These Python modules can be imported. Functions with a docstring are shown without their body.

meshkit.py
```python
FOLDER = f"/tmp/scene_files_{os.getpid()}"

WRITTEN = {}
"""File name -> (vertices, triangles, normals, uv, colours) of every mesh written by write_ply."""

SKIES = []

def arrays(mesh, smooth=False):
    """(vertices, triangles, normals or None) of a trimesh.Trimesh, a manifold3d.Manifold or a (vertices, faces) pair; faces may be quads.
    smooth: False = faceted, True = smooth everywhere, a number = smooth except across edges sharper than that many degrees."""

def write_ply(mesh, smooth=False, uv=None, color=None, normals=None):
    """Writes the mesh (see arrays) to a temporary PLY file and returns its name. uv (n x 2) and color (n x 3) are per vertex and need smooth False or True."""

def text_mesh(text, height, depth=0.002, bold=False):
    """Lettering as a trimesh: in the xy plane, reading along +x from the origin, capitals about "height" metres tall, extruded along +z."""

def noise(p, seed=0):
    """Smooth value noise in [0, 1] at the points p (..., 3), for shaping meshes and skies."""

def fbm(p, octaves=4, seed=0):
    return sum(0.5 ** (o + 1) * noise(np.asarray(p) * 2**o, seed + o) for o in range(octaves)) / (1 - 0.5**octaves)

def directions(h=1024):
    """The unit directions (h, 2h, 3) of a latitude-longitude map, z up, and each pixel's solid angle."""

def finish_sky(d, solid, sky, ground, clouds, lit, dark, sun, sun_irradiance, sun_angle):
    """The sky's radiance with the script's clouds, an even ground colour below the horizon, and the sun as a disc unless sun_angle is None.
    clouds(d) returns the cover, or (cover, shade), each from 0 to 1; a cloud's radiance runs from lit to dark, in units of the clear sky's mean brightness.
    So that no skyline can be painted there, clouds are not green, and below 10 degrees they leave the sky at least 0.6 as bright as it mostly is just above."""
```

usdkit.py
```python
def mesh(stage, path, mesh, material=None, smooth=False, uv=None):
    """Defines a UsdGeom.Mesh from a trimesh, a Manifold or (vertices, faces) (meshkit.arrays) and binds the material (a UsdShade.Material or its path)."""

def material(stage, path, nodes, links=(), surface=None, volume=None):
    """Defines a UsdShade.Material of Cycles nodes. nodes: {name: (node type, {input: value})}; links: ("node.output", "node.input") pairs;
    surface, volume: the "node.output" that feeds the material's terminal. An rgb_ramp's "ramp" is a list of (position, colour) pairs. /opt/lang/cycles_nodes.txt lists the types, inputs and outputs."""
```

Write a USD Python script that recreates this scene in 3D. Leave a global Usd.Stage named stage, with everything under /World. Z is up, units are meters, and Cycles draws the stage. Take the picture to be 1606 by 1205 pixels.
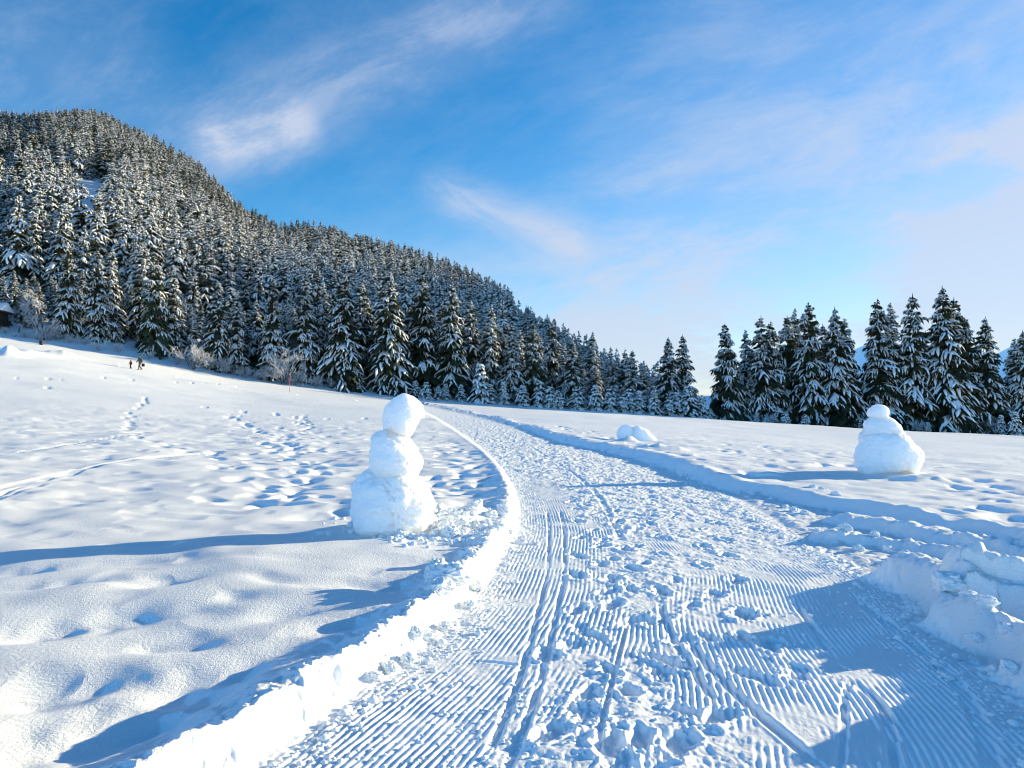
import math
import random
import numpy as np
import shapely
from scipy.spatial import cKDTree
from scipy.interpolate import PchipInterpolator
import manifold3d as m3
import trimesh
from scipy.ndimage import gaussian_filter1d
import meshkit
import usdkit
from pxr import Usd, UsdGeom, UsdLux, UsdShade, Gf, Sdf, Vt

stage = Usd.Stage.CreateInMemory()
UsdGeom.SetStageUpAxis(stage, UsdGeom.Tokens.z)
UsdGeom.SetStageMetersPerUnit(stage, 1.0)
UsdGeom.Xform.Define(stage, '/World')
UsdGeom.Scope.Define(stage, '/World/Looks')

# ------------------------------------------------------------------ camera
EYE = np.array([0.0, 0.0, 1.6])
FPX = 1208.0                       # focal length in photograph pixels (1606 wide)
PITCH = math.atan(37.5 / FPX)
EXPOSURE = 1.05
cam = UsdGeom.Camera.Define(stage, '/World/camera')
cam.CreateHorizontalApertureAttr(36.0)
cam.CreateVerticalApertureAttr(27.0)
cam.CreateFocalLengthAttr(36.0 * FPX / 1606.0)
cam.CreateClippingRangeAttr(Gf.Vec2f(0.05, 60000.0))
cam.CreateExposureAttr(EXPOSURE)
cam.AddTranslateOp().Set(Gf.Vec3d(*EYE))
cam.AddRotateXOp().Set(90.0 + math.degrees(PITCH))


def ray(px, py):
    """Direction through a point of the photograph."""
    a, b = px - 803.0, 602.5 - py
    c, s = math.cos(PITCH), math.sin(PITCH)
    d = np.array([a, FPX * c - b * s, FPX * s + b * c])
    return d / np.linalg.norm(d)


# ------------------------------------------------------------------ sun and sky
SUN_AZ, SUN_EL = math.radians(65.0), math.radians(10.5)
TO_SUN = np.array([math.sin(SUN_AZ) * math.cos(SUN_EL), math.cos(SUN_AZ) * math.cos(SUN_EL), math.sin(SUN_EL)])
sun = UsdLux.DistantLight.Define(stage, '/World/sun')
sun.CreateNormalizeAttr(True)
sun.CreateIntensityAttr(1.25)
sun.CreateAngleAttr(0.5)
sun.CreateColorAttr(Gf.Vec3f(1.0, 0.85, 0.53))
zx = TO_SUN
xx = np.cross([0, 0, 1.0], zx); xx /= np.linalg.norm(xx)
yx = np.cross(zx, xx)
sun.AddTransformOp().Set(Gf.Matrix4d(*xx, 0, *yx, 0, *zx, 0, 0, 0, 0, 1))

SKY_STRENGTH = 0.1
CLOUD = (3.1, 3.42, 4.15)


def sky_material():
    nodes, links = {}, []
    nodes['sky'] = ('sky_texture', {'sky_type': 'single_scattering', 'sun_disc': False, 'sun_elevation': SUN_EL, 'sun_rotation': SUN_AZ,
                                    'altitude': 900.0, 'air_density': 1.0, 'aerosol_density': 0.35, 'ozone_density': 3.0})
    nodes['tone'] = ('hsv', {'hue': 0.499, 'saturation': 1.30, 'value': 1.22, 'fac': 1.0})
    links.append(('sky.color', 'tone.color'))
    nodes['co'] = ('texture_coordinate', {})
    last = 'tone.color'
    n = [0]

    def node(kind, inputs, **ins):
        n[0] += 1
        nm = f'n{n[0]}'
        nodes[nm] = (kind, inputs)
        for k, v in ins.items():
            links.append((v, f'{nm}.{k}'))
        return nm

    def mathn(op, a, b=None, c=None):
        inp, ins = {'math_type': op}, {}
        for k, v in (('value1', a), ('value2', b), ('value3', c)):
            if isinstance(v, str):
                ins[k] = v
            elif v is not None:
                inp[k] = v
        return node('math', inp, **ins) + '.value'

    def dot(vec):
        return node('vector_math', {'math_type': 'dot_product', 'vector2': tuple(vec)}, vector1='co.generated') + '.value'

    def wisps(a, b, scale, stretch, lo, hi, detail=7.0, rough=0.62, seed=0.0, dist=0.6):
        """Fibrous noise drawn out along the direction a-b of the sky."""
        A, B = ray(*a), ray(*b)
        ax = B - A; ax /= np.linalg.norm(ax)
        nn = np.cross(A, B); nn /= np.linalg.norm(nn)
        mm = np.cross(ax, nn)
        v = node('combine_xyz', {}, x=mathn('multiply_add', dot(ax), 1.0 / stretch, seed), y=dot(nn), z=dot(mm)) + '.vector'
        ns = node('noise_texture', {'scale': scale, 'detail': detail, 'roughness': rough, 'distortion': dist}, vector=v)
        return node('map_range', {'range_type': 'smoothstep', 'from_min': lo, 'from_max': hi, 'to_min': 0.0, 'to_max': 1.0}, value=ns + '.fac') + '.result'

    def streak(a, b, width, soft_a=None):
        """Gaussian band along the great circle a-b."""
        A, B = ray(*a), ray(*b)
        nn = np.cross(A, B); nn /= np.linalg.norm(nn)
        d = mathn('divide', dot(nn), width)
        g = mathn('exponent', mathn('multiply', mathn('multiply', d, d), -1.0))
        mid = A + B; mid /= np.linalg.norm(mid)
        half = math.acos(float(np.clip(A @ mid, -1, 1)))
        e = node('map_range', {'range_type': 'smoothstep', 'from_min': math.cos(half * 1.5), 'from_max': math.cos(half * .6), 'to_min': 0.0, 'to_max': 1.0}, value=dot(mid)) + '.result'
        return mathn('multiply', g, e)

    # thin high veil everywhere, denser wisps where the photograph has them
    W1 = wisps((600, 500), (1606, 300), 10.0, 3.0, 0.36, 0.70, rough=.66, seed=3.1, dist=.2)
    W2 = wisps((300, 235), (800, 10), 15.0, 2.4, 0.36, 0.68, rough=.68, seed=8.4, dist=.25)
    W3 = wisps((690, 300), (900, 380), 17.0, 2.6, 0.36, 0.68, rough=.68, seed=1.7)
    terms = [mathn('multiply', W1, 0.07), mathn('multiply', W2, 0.06)]
    for a, b, w, k, tex in [((300, 235), (820, 0), 0.050, 0.42, W2),
                            ((320, 222), (480, 200), 0.030, 0.65, W2),
                            ((690, 300), (900, 380), 0.026, 0.60, W3),
                            ((640, 500), (1900, 470), 0.09, 0.75, W1),
                            ((850, 585), (1900, 585), 0.045, 0.75, W1),
                            ((1420, 420), (2100, 380), 0.16, 0.95, W1),
                            ((1000, 330), (2200, 60), 0.20, 0.62, W1),
                            ((-100, 60), (250, 140), 0.06, 0.22, W2)]:
        terms.append(mathn('multiply', mathn('multiply', streak(a, b, w), mathn('multiply_add', tex, 0.6, 0.4)), k))
    tot = terms[0]
    for t in terms[1:]:
        tot = mathn('add', tot, t)
    tot = mathn('minimum', tot, 0.85)
    mx = node('mix_color', {'blend_type': 'mix', 'b': CLOUD, 'use_clamp': False}, fac=tot, a=last)
    nodes['bg'] = ('background_shader', {'strength': SKY_STRENGTH})
    links.append((mx + '.result', 'bg.color'))
    return usdkit.material(stage, '/World/Looks/sky', nodes, links, surface='bg.background')


sky = UsdLux.DomeLight.Define(stage, '/World/sky')
UsdShade.MaterialBindingAPI.Apply(sky.GetPrim()).Bind(sky_material())
sky.GetPrim().SetCustomDataByKey('kind', 'structure')

# ------------------------------------------------------------------ materials
LK = '/World/Looks/'


def snow_mat(name, color, bumps=((42.0, 0.010), (150.0, 0.006)), rough=0.55, sss=0.0, grain=0.05):
    nodes = {'g': ('geometry', {}), 'p': ('principled_bsdf', {'roughness': rough, 'specular_ior_level': 0.25, 'ior': 1.31})}
    if sss:
        nodes['p'][1].update(subsurface_weight=sss, subsurface_scale=0.10, subsurface_radius=(1.0, 0.9, 0.85))
    links, prev = [], None
    nodes['nc'] = ('noise_texture', {'scale': 1.3, 'detail': 4.0, 'roughness': 0.6})
    nodes['rc'] = ('rgb_ramp', {'ramp': [(0.3, tuple(c * 0.965 for c in color)), (0.7, color)]})
    links += [('g.position', 'nc.vector'), ('nc.fac', 'rc.fac'), ('rc.color', 'p.base_color')]
    nodes['ng'] = ('noise_texture', {'scale': 190.0, 'detail': 1.0})
    nodes['rg'] = ('map_range', {'from_min': .3, 'from_max': .7, 'to_min': 1.0 - 2 * grain, 'to_max': 1.0})
    nodes['hg'] = ('hsv', {'hue': .5, 'saturation': 1.0, 'fac': 1.0})
    links.remove(('rc.color', 'p.base_color'))
    links += [('g.position', 'ng.vector'), ('ng.fac', 'rg.value'), ('rg.result', 'hg.value'), ('rc.color', 'hg.color'), ('hg.color', 'p.base_color')]
    for i, (sc, dist) in enumerate(bumps):
        nodes[f'n{i}'] = ('noise_texture', {'scale': sc, 'detail': 3.0, 'roughness': 0.65})
        nodes[f'b{i}'] = ('bump', {'strength': 1.0, 'distance': dist})
        links += [('g.position', f'n{i}.vector'), (f'n{i}.fac', f'b{i}.height')]
        if prev:
            links.append((prev, f'b{i}.normal'))
        prev = f'b{i}.normal'
    if prev:
        links.append((prev, 'p.normal'))
    return usdkit.material(stage, LK + name, nodes, links, surface='p.BSDF')


M = {}
M['snow'] = snow_mat('snow', (0.92, 0.93, 0.95))
M['packed'] = snow_mat('packed_snow', (0.91, 0.93, 0.95), bumps=((38.0, 0.006), (170.0, 0.003)))
M['ball'] = snow_mat('balled_snow', (0.90, 0.91, 0.92), bumps=((14.0, 0.014), (50.0, 0.008), (160.0, 0.003)), sss=0.35)
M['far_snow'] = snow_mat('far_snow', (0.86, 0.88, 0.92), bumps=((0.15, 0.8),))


def plain(name, color, rough=0.7, vary=0.25, scale=3.0, translucent=0.0, spec=0.3):
    nodes = {'g': ('texture_coordinate', {}), 'o': ('object_info', {}),
             'n': ('noise_texture', {'scale': scale, 'detail': 3.0}),
             'r': ('rgb_ramp', {'ramp': [(0.25, tuple(c * (1 - vary) for c in color)), (0.75, tuple(c * (1 + vary) for c in color))]}),
             'm': ('map_range', {'from_min': 0.0, 'from_max': 1.0, 'to_min': 1 - vary * .7, 'to_max': 1 + vary * .7}),
             'h': ('hsv', {'hue': 0.5, 'saturation': 1.0, 'fac': 1.0}),
             'p': ('principled_bsdf', {'roughness': rough, 'specular_ior_level': spec})}
    links = [('g.object', 'n.vector'), ('n.fac', 'r.fac'), ('o.random', 'm.value'), ('m.result', 'h.value'), ('r.color', 'h.color'), ('h.color', 'p.base_color')]
    surf = 'p.BSDF'
    if translucent:
        nodes['t'] = ('translucent_bsdf', {})
        nodes['x'] = ('mix_closure', {'fac': translucent})
        links += [('h.color', 't.color'), ('p.BSDF', 'x.closure1'), ('t.BSDF', 'x.closure2')]
        surf = 'x.closure'
    return usdkit.material(stage, LK + name, nodes, links, surface=surf)


M['needles'] = plain('spruce_needles', (0.045, 0.056, 0.027), vary=0.45, scale=1.5, translucent=0.15)
M['bark'] = plain('bark', (0.075, 0.055, 0.042), rough=0.9, scale=6.0)
M['tree_snow'] = plain('tree_snow', (0.86, 0.87, 0.89), rough=0.6, vary=0.05, scale=2.0)
M['frost_twig'] = usdkit.material(stage, LK + 'frosted_twig', {'g': ('geometry', {}), 's': ('separate_xyz', {}), 'n': ('noise_texture', {'scale': 2.5, 'detail': 3.0}), 'a': ('math', {'math_type': 'multiply_add', 'value2': 0.55}),
    'r': ('rgb_ramp', {'ramp': [(0.0, (0.09, 0.075, 0.06)), (0.22, (0.20, 0.19, 0.18)), (0.38, (0.66, 0.67, 0.70)), (1.0, (0.84, 0.85, 0.88))]}), 'p': ('principled_bsdf', {'roughness': 0.8, 'specular_ior_level': 0.2})},
    [('g.normal', 's.vector'), ('g.position', 'n.vector'), ('s.z', 'a.value1'), ('n.fac', 'a.value3'), ('a.value', 'r.fac'), ('r.color', 'p.base_color')], surface='p.BSDF')
M['timber'] = plain('old_timber', (0.030, 0.024, 0.020), rough=0.85, vary=0.35, scale=5.0)
M['pole_red'] = plain('pole_red', (0.55, 0.05, 0.07), rough=0.45, vary=0.1)
M['pole_wood'] = plain('pole_wood', (0.35, 0.20, 0.14), rough=0.7, vary=0.15)
M['dark_red'] = plain('dark_red_paint', (0.035, 0.010, 0.013), rough=0.5, vary=0.2)
M['red_cloth'] = plain('red_cloth', (0.30, 0.030, 0.035), rough=0.85, vary=0.15, scale=20)
M['olive_cloth'] = plain('olive_cloth', (0.075, 0.072, 0.050), rough=0.9, vary=0.25, scale=20)
M['dark_cloth'] = plain('dark_cloth', (0.018, 0.018, 0.022), rough=0.9, vary=0.2, scale=20)
M['grey_cloth'] = plain('grey_cloth', (0.16, 0.145, 0.12), rough=0.9, vary=0.2, scale=20)
M['skin'] = plain('skin', (0.50, 0.32, 0.24), rough=0.55, vary=0.06, scale=20)
M['hair'] = plain('hair', (0.05, 0.032, 0.022), rough=0.6, vary=0.2, scale=30)
M['larch'] = plain('larch_twigs', (0.20, 0.155, 0.10), rough=0.85, vary=0.3, scale=1.5)

# ------------------------------------------------------------------ object helpers
USED = {}


def free(parent, name):
    key = f'{parent}/{name}'
    k = USED.get(key, -1) + 1
    USED[key] = k
    return key if k == 0 else f'{key}_{k:03d}'


def put_mesh(path, v, f, mat, normals=None):
    m = UsdGeom.Mesh.Define(stage, path)
    f = np.asarray(f, np.int32)
    m.CreatePointsAttr(Vt.Vec3fArray.FromNumpy(np.ascontiguousarray(v, np.float32)))
    m.CreateFaceVertexCountsAttr(Vt.IntArray.FromNumpy(np.full(len(f), f.shape[1], np.int32)))
    m.CreateFaceVertexIndicesAttr(Vt.IntArray.FromNumpy(np.ascontiguousarray(f).ravel()))
    m.CreateSubdivisionSchemeAttr('none')
    if normals is not None:
        m.CreateNormalsAttr(Vt.Vec3fArray.FromNumpy(np.ascontiguousarray(normals, np.float32)))
        m.SetNormalsInterpolation('vertex')
    UsdShade.MaterialBindingAPI.Apply(m.GetPrim()).Bind(M[mat] if isinstance(mat, str) else mat)
    return m.GetPrim()


def part(parent, name, mesh, mat, smooth=40):
    base = str(parent.GetPath()) if parent is not None else '/World'
    path = free(base, name)
    v, f, n = meshkit.arrays(mesh, smooth)
    return put_mesh(path, v, f, mat, n)


def tag(prim, label=None, category=None, group=None, kind=None):
    for k, v in (('label', label), ('category', category), ('group', group), ('kind', kind)):
        if v:
            prim.SetCustomDataByKey(k, v)
    return prim


def thing(name, label, category, loc=(0, 0, 0), rotz=0.0, scale=None, group=None):
    x = UsdGeom.Xform.Define(stage, free('/World', name))
    x.AddTranslateOp().Set(Gf.Vec3d(*map(float, loc)))
    x.AddRotateZOp().Set(float(rotz))
    if scale is not None:
        x.AddScaleOp().Set(Gf.Vec3f(*([float(scale)] * 3 if np.ndim(scale) == 0 else map(float, scale))))
    return tag(x.GetPrim(), label, category, group)


def proto(name):
    """A class prim that the copies of a kind refer to."""
    return stage.CreateClassPrim('/' + name)


def copy_of(cls, name, label, category, loc, rotz=0.0, scale=1.0, group=None):
    o = thing(name, label, category, loc, rotz, scale, group)
    o.GetReferences().AddInternalReference(cls.GetPath())
    o.SetInstanceable(True)
    return o


# ------------------------------------------------------------------ terrain
def table(rows, col):
    r = np.array(rows, float)
    k = np.linspace(-180, 180, 3601)
    w = PchipInterpolator(r[:, 0], r[:, col])(k)
    return lambda th: np.interp(th, k, w)


def U(u):
    return math.degrees(math.atan(u))


EDGE = []   # bearing, distance of the edge of the field, height there
for u, y, v in [(-.665, 105, .091), (-.5, 110, .064), (-.334, 116, .033), (-.168, 124, .015), (-.085, 128, .0066), (.08, 135, -.004), (.246, 142, -.015), (.445, 150, -.0265), (.665, 158, -.037)]:
    EDGE.append((U(u), y * math.hypot(1, u), 1.6 + v * y))
EDGE = [(-180, 120, 0), (-90, 110, 12.5), (-60, 118, 14.0)] + EDGE + [(60, 230, -8), (90, 230, -7), (180, 120, 0)]
CREST = []
for u, y, v in [(-.665, 620, .363), (-.557, 640, .372), (-.5, 625, .348), (-.416, 600, .297), (-.35, 570, .241), (-.31, 540, .219), (-.25, 500, .208), (-.135, 440, .172),
                (-.085, 410, .156), (0, 370, .112), (.08, 330, .058), (.146, 300, .010), (.20, 290, -.02), (.27, 230, -.04), (.35, 200, -.045)]:
    CREST.append((U(u), y * math.hypot(1, u), 1.6 + v * y))
CREST = [(-180, 400, -6), (-90, 700, 160), (-60, 780, 235), (-45, 780, 240)] + CREST + [(28, 215, -8.5), (35, 240, -10), (60, 300, -14), (90, 300, -14), (180, 400, -6)]
RE, ZE, RC, ZC = table(EDGE, 1), table(EDGE, 2), table(CREST, 1), table(CREST, 2)


def base(x, y):
    """The lie of the land without snow relief."""
    x, y = np.asarray(x, float), np.asarray(y, float)
    th, r = np.degrees(np.arctan2(x, y)), np.hypot(x, y)
    re, ze, rc, zc = RE(th), ZE(th), RC(th), ZC(th)
    t = np.clip(r / re, 0, 1)
    z = ze * t ** np.interp(th, [-60, -20, 0, 15, 40], [1.9, 1.9, 1.6, 1.25, 1.15])
    k = np.clip((r - re) / np.maximum(rc - re, 5), 0, 1)
    z = z + (zc - ze) * (0.85 * k + 0.15 * k * k * (3 - 2 * k))
    far = np.maximum(r - rc, 0)
    z = np.where(far > 0, np.maximum(zc - 0.22 * far, -14 + 0 * zc), z)
    return z


def on_ground(px, py, h=0.0):
    """The point of the land (raised by h) behind a point of the photograph."""
    d = ray(px, py)
    p = EYE + d * T_RAY[:, None]
    below = p[:, 2] < base(p[:, 0], p[:, 1]) + h
    i = int(np.argmax(below))
    if not below[i]:
        return p[-1]
    lo, hi = T_RAY[max(i - 1, 0)], T_RAY[i]
    for _ in range(3):
        t = np.linspace(lo, hi, 9)
        p = EYE + d * t[:, None]
        k = int(np.argmax(p[:, 2] < base(p[:, 0], p[:, 1]) + h + 1e-9))
        lo, hi = t[max(k - 1, 0)], t[max(k, 1)]
    return EYE + d * hi


T_RAY = np.geomspace(1.5, 900, 420)


def ground_line(pts, h=0.0, step=0.05):
    w = np.array([on_ground(x, y, h)[:2] for x, y in pts])
    return smooth_line(w, step)


def smooth_line(w, step=0.05):
    s = np.concatenate([[0], np.cumsum(np.linalg.norm(np.diff(w, axis=0), axis=1))])
    f = PchipInterpolator(s, w)
    return f(np.arange(0, s[-1], step))


# path edges, read off the photograph
LEFT_PX = [(-60, 1360), (60, 1290), (215, 1203), (330, 1133), (440, 1070), (540, 1015), (610, 975), (680, 925), (730, 885), (757, 850), (776, 828), (795, 800), (798, 770), (788, 740), (765, 710), (735, 686), (700, 664), (676, 650), (662, 643), (655, 638)]
RIGHT_PX = [(1900, 1290), (1750, 1150), (1606, 1052), (1500, 985), (1440, 935), (1390, 893), (1330, 862), (1265, 832), (1200, 795), (1140, 762), (1095, 741), (1050, 726), (1000, 711), (960, 703), (900, 690), (830, 669), (760, 652), (715, 643), (690, 638), (676, 634)]
LEFT = ground_line(LEFT_PX, 0.22)
RIGHT = ground_line(RIGHT_PX, 0.12)
# carry both edges back past the camera
LB = LEFT[0] + (LEFT[0] - LEFT[40]) * np.linspace(4, 0.02, 120)[:, None]
RB = RIGHT[0] + (RIGHT[0] - RIGHT[40]) * np.linspace(4, 0.02, 120)[:, None]
LEFT, RIGHT = np.vstack([LB, LEFT]), np.vstack([RB, RIGHT])
LEFT, RIGHT = gaussian_filter1d(LEFT, 9, axis=0, mode='nearest'), gaussian_filter1d(RIGHT, 9, axis=0, mode='nearest')
PATH = shapely.Polygon(np.vstack([LEFT, RIGHT[::-1]])).buffer(0)


def fbm2(x, y, scale, octaves=4, seed=0, z=0.0):
    p = np.stack([x / scale, y / scale, np.full_like(x, z + seed * 7.3)], -1)
    return meshkit.fbm(p, octaves, seed) - 0.5


def sstep(a, b, x):
    t = np.clip((x - a) / (b - a), 0, 1)
    return t * t * (3 - 2 * t)


class Line:
    """Distance, side (+ left) and place along a polyline, for many points."""

    def __init__(self, w):
        self.w = w
        self.tree = cKDTree(w)
        t = np.gradient(w, axis=0)
        self.t = t / (np.linalg.norm(t, axis=1, keepdims=True) + 1e-9)
        self.s = np.concatenate([[0], np.cumsum(np.linalg.norm(np.diff(w, axis=0), axis=1))])

    def at(self, x, y, far=1e9):
        d, i = self.tree.query(np.stack([x, y], -1), distance_upper_bound=far, workers=-1)
        ok = np.isfinite(d)
        i = np.where(ok, i, 0)
        dx, dy = x - self.w[i, 0], y - self.w[i, 1]
        side = self.t[i, 0] * dy - self.t[i, 1] * dx
        # finer than the sampling: across the line only
        dist = np.where(ok, np.where((i > 0) & (i < len(self.w) - 1), np.abs(side), np.abs(d)), far)
        return dist, np.sign(side), self.s[i] + np.clip(self.t[i, 0] * dx + self.t[i, 1] * dy, -.04, .04), ok


def prints(z, x, y, pts, rx, ry, depth, ang=None, rim=0.25, seed=0, soft=False):
    """Footprint-like dents at points (n, 2): long axis along ang."""
    rng = np.random.default_rng(seed)
    tree = cKDTree(np.stack([x, y], -1))
    out = z
    for i, p in enumerate(pts):
        k = rng.uniform(.8, 1.25)
        a = (ang[i] if ang is not None else rng.uniform(0, math.pi)) + rng.normal(0, .2)
        R = max(rx, ry) * k * 2.2
        idx = tree.query_ball_point(p, R)
        if not idx:
            continue
        idx = np.array(idx)
        dx, dy = x[idx] - p[0], y[idx] - p[1]
        a_, b_ = dx * math.cos(a) + dy * math.sin(a), -dx * math.sin(a) + dy * math.cos(a)
        q = np.sqrt((a_ / (rx * k)) ** 2 + (b_ / (ry * k)) ** 2)
        if not soft:
            q = q + 1.5 * fbm2(x[idx], y[idx], .07, 3, 90) + .5 * fbm2(x[idx], y[idx], .2, 2, 91)
        dd = depth * rng.uniform(.6, 1.2)
        out[idx] += -dd * (np.exp(-q * q * 1.3) if soft else 1 - sstep(.55, 1.1, q)) + rim * dd * np.exp(-((q - 1.3) / .28) ** 2)
    return out


def hill_relief(x, y):
    r = np.hypot(x, y)
    return (fbm2(x, y, 60., 4, 50) * 9.0 + fbm2(x, y, 14., 2, 51) * 2.0) * sstep(150, 260, r) * np.clip(base(x, y) / 40, 0.05, 1)


def relief(x, y):
    """Snow relief over the land: the groomed path, its banks, tracks and dents."""
    r = np.hypot(x, y)
    out = np.zeros_like(x)
    near = r < 170
    X, Y, R_ = x[near], y[near], r[near]
    inside = shapely.contains_xy(PATH, X, Y)
    L, Rr = Line(LEFT), Line(RIGHT)
    dl, sl, tl, _ = L.at(X, Y)
    dr, sr, tr, _ = Rr.at(X, Y)
    d_in = np.where(inside, np.minimum(dl, dr), -np.minimum(dl, dr))      # + on the path
    fade_far = 1 - sstep(60, 150, R_)
    # ---- field level outside the path
    und = (fbm2(X, Y, 1.6, 3, 1) * 0.14 + fbm2(X * .8 + Y * .6, Y * .8 - X * .6, .75, 2, 33) * .085 + .05 * np.minimum(fbm2(X, Y, .42, 2, 34) + .05, 0) * 2) * (1 - sstep(25, 60, R_)) + fbm2(X, Y, 5.0, 2, 2) * 0.25 + fbm2(X, Y, 22., 2, 5) * 0.8 * sstep(25, 70, R_)
    leftside = dl < dr
    bank = 0.125
    lump = fbm2(X, Y, .22, 3, 3)
    lump2 = fbm2(X, Y, .075, 2, 4)
    flute = meshkit.fbm(np.stack([tl / .11, 0 * tl, 0 * tl + 3.3], -1), 3, 8) - .5      # furrows down the cut face
    soft_w = .007 * np.maximum(R_ - 6, 0)
    lump3 = fbm2(X, Y, .035, 2, 46) * (1 - sstep(8, 16, R_))
    dj = d_in - .06 + (.10 * lump + .06 * lump2 + .05 * lump3 + .06 * flute) * (1 - sstep(14, 30, R_))
    wall = sstep(0.06 + soft_w, -0.05 - soft_w, dj)
    lip = np.where(dj > -.05, np.exp(-((dj + .05) / .10) ** 2), .65 * np.exp((dj + .05) / .42) + .35 * np.exp(-((dj + .05) / .16) ** 2)) * 0.085 * (1 - .5 * sstep(12, 30, R_))
    field = bank * wall + und * sstep(0.0, -1.2, d_in) + lip * (1 + 1.0 * lump)
    # right-hand tracks: inside this band the field is cut down
    z = np.where(leftside, field, 0.0)
    bandlevel = np.where(leftside, 0, 1.0)
    A = Line(ground_line([(676, 634), (715, 642), (760, 651), (830, 668), (900, 689), (960, 700), (1050, 722), (1100, 738), (1147, 753), (1226, 766), (1276, 778), (1352, 790), (1446, 808), (1541, 828), (1604, 846), (1750, 885), (2000, 950)], .20))
    da, sa, ta, _ = A.at(X, Y)
    off = -da * sa          # + on the field side (the line runs towards the camera)
    off = -off
    fieldside = off > 0
    lvl = sstep(-.16 - 2.6 * soft_w, .12 + 2.6 * soft_w, off + .10 * fbm2(X, Y, .6, 2, 35) * (1 - sstep(14, 30, R_)))
    rightfield = 0.19 * lvl + und * sstep(0, .8, off) + 0.07 * (1 + 1.6 * fbm2(X, Y, 1.3, 2, 47)) * np.exp(-((off - .15) / (.22 + soft_w)) ** 2) * (1 + lump)
    z = np.where(leftside, z, rightfield)
    between = (~leftside) & (~inside) & (~fieldside)
    z += np.where(between, 0.02 + .10 * np.abs(lump) + .03 * lump2, 0) * (1 - sstep(20, 40, R_)) * sstep(0, .35, -off) * sstep(0, -.25, d_in)

    def ridge(pts, h, wn, wf, hh=.15, rough=1.0, seed=0, taper=.5):
        """A bank of snow along a line: wn its width on the near (left of travel) side, wf beyond."""
        ln = Line(ground_line(pts, hh))
        d, s, t, ok = ln.at(X, Y, 1.5)
        o = -d * s
        ends = sstep(0, taper, t) * sstep(0, taper, ln.s[-1] - t)
        hl = h * (1 + rough * (.8 * fbm2(X, Y, .5, 2, 20 + seed) + .7 * lump))
        o = o + .12 * rough * fbm2(X, Y, .3, 2, 30 + seed) + .05 * fbm2(X, Y, .9, 2, 36 + seed)
        hl = hl + h * min(rough, 1) * .55 * np.abs(fbm2(X, Y, .12, 2, 38 + seed)) + .03 * lump2 + .02 * lump3
        p = np.where(o > 0, np.exp(-(o / (wn + soft_w)) ** 4), np.exp(-(o / wf) ** 2))
        return np.where(ok, hl * p * ends, 0)

    # B, C, D, E: the banks between path and field on the right (drawn from left to right)
    for args in [([(1276, 803), (1352, 812), (1415, 822), (1480, 835), (1604, 858), (1760, 900)], .15, .26, .36, .14, .6, 1),
                 ([(1250, 832), (1330, 838), (1384, 844), (1478, 860), (1541, 878), (1604, 897), (1740, 940)], .10, .16, .20, .11, 1.0, 2),
                 ([(1357, 864), (1415, 876), (1478, 897), (1556, 926), (1606, 929), (1720, 960), (1850, 1010)], .29, .24, .42, .24, .2, 3),
                 ([(1450, 943), (1490, 936), (1502, 962), (1556, 987), (1604, 1000), (1700, 1050), (1900, 1150)], .21, .18, .20, .13, .9, 4),
                 ([(1600, 1000), (1700, 1050), (1850, 1130), (2200, 1330)], .24, .25, .35, .2, .4, 5)]:
        z += ridge(args[0], args[1], args[2], args[3], args[4], args[5], args[6])
    # ---- the path's own surface
    nearw = 1 - sstep(18, 60, R_)
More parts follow.
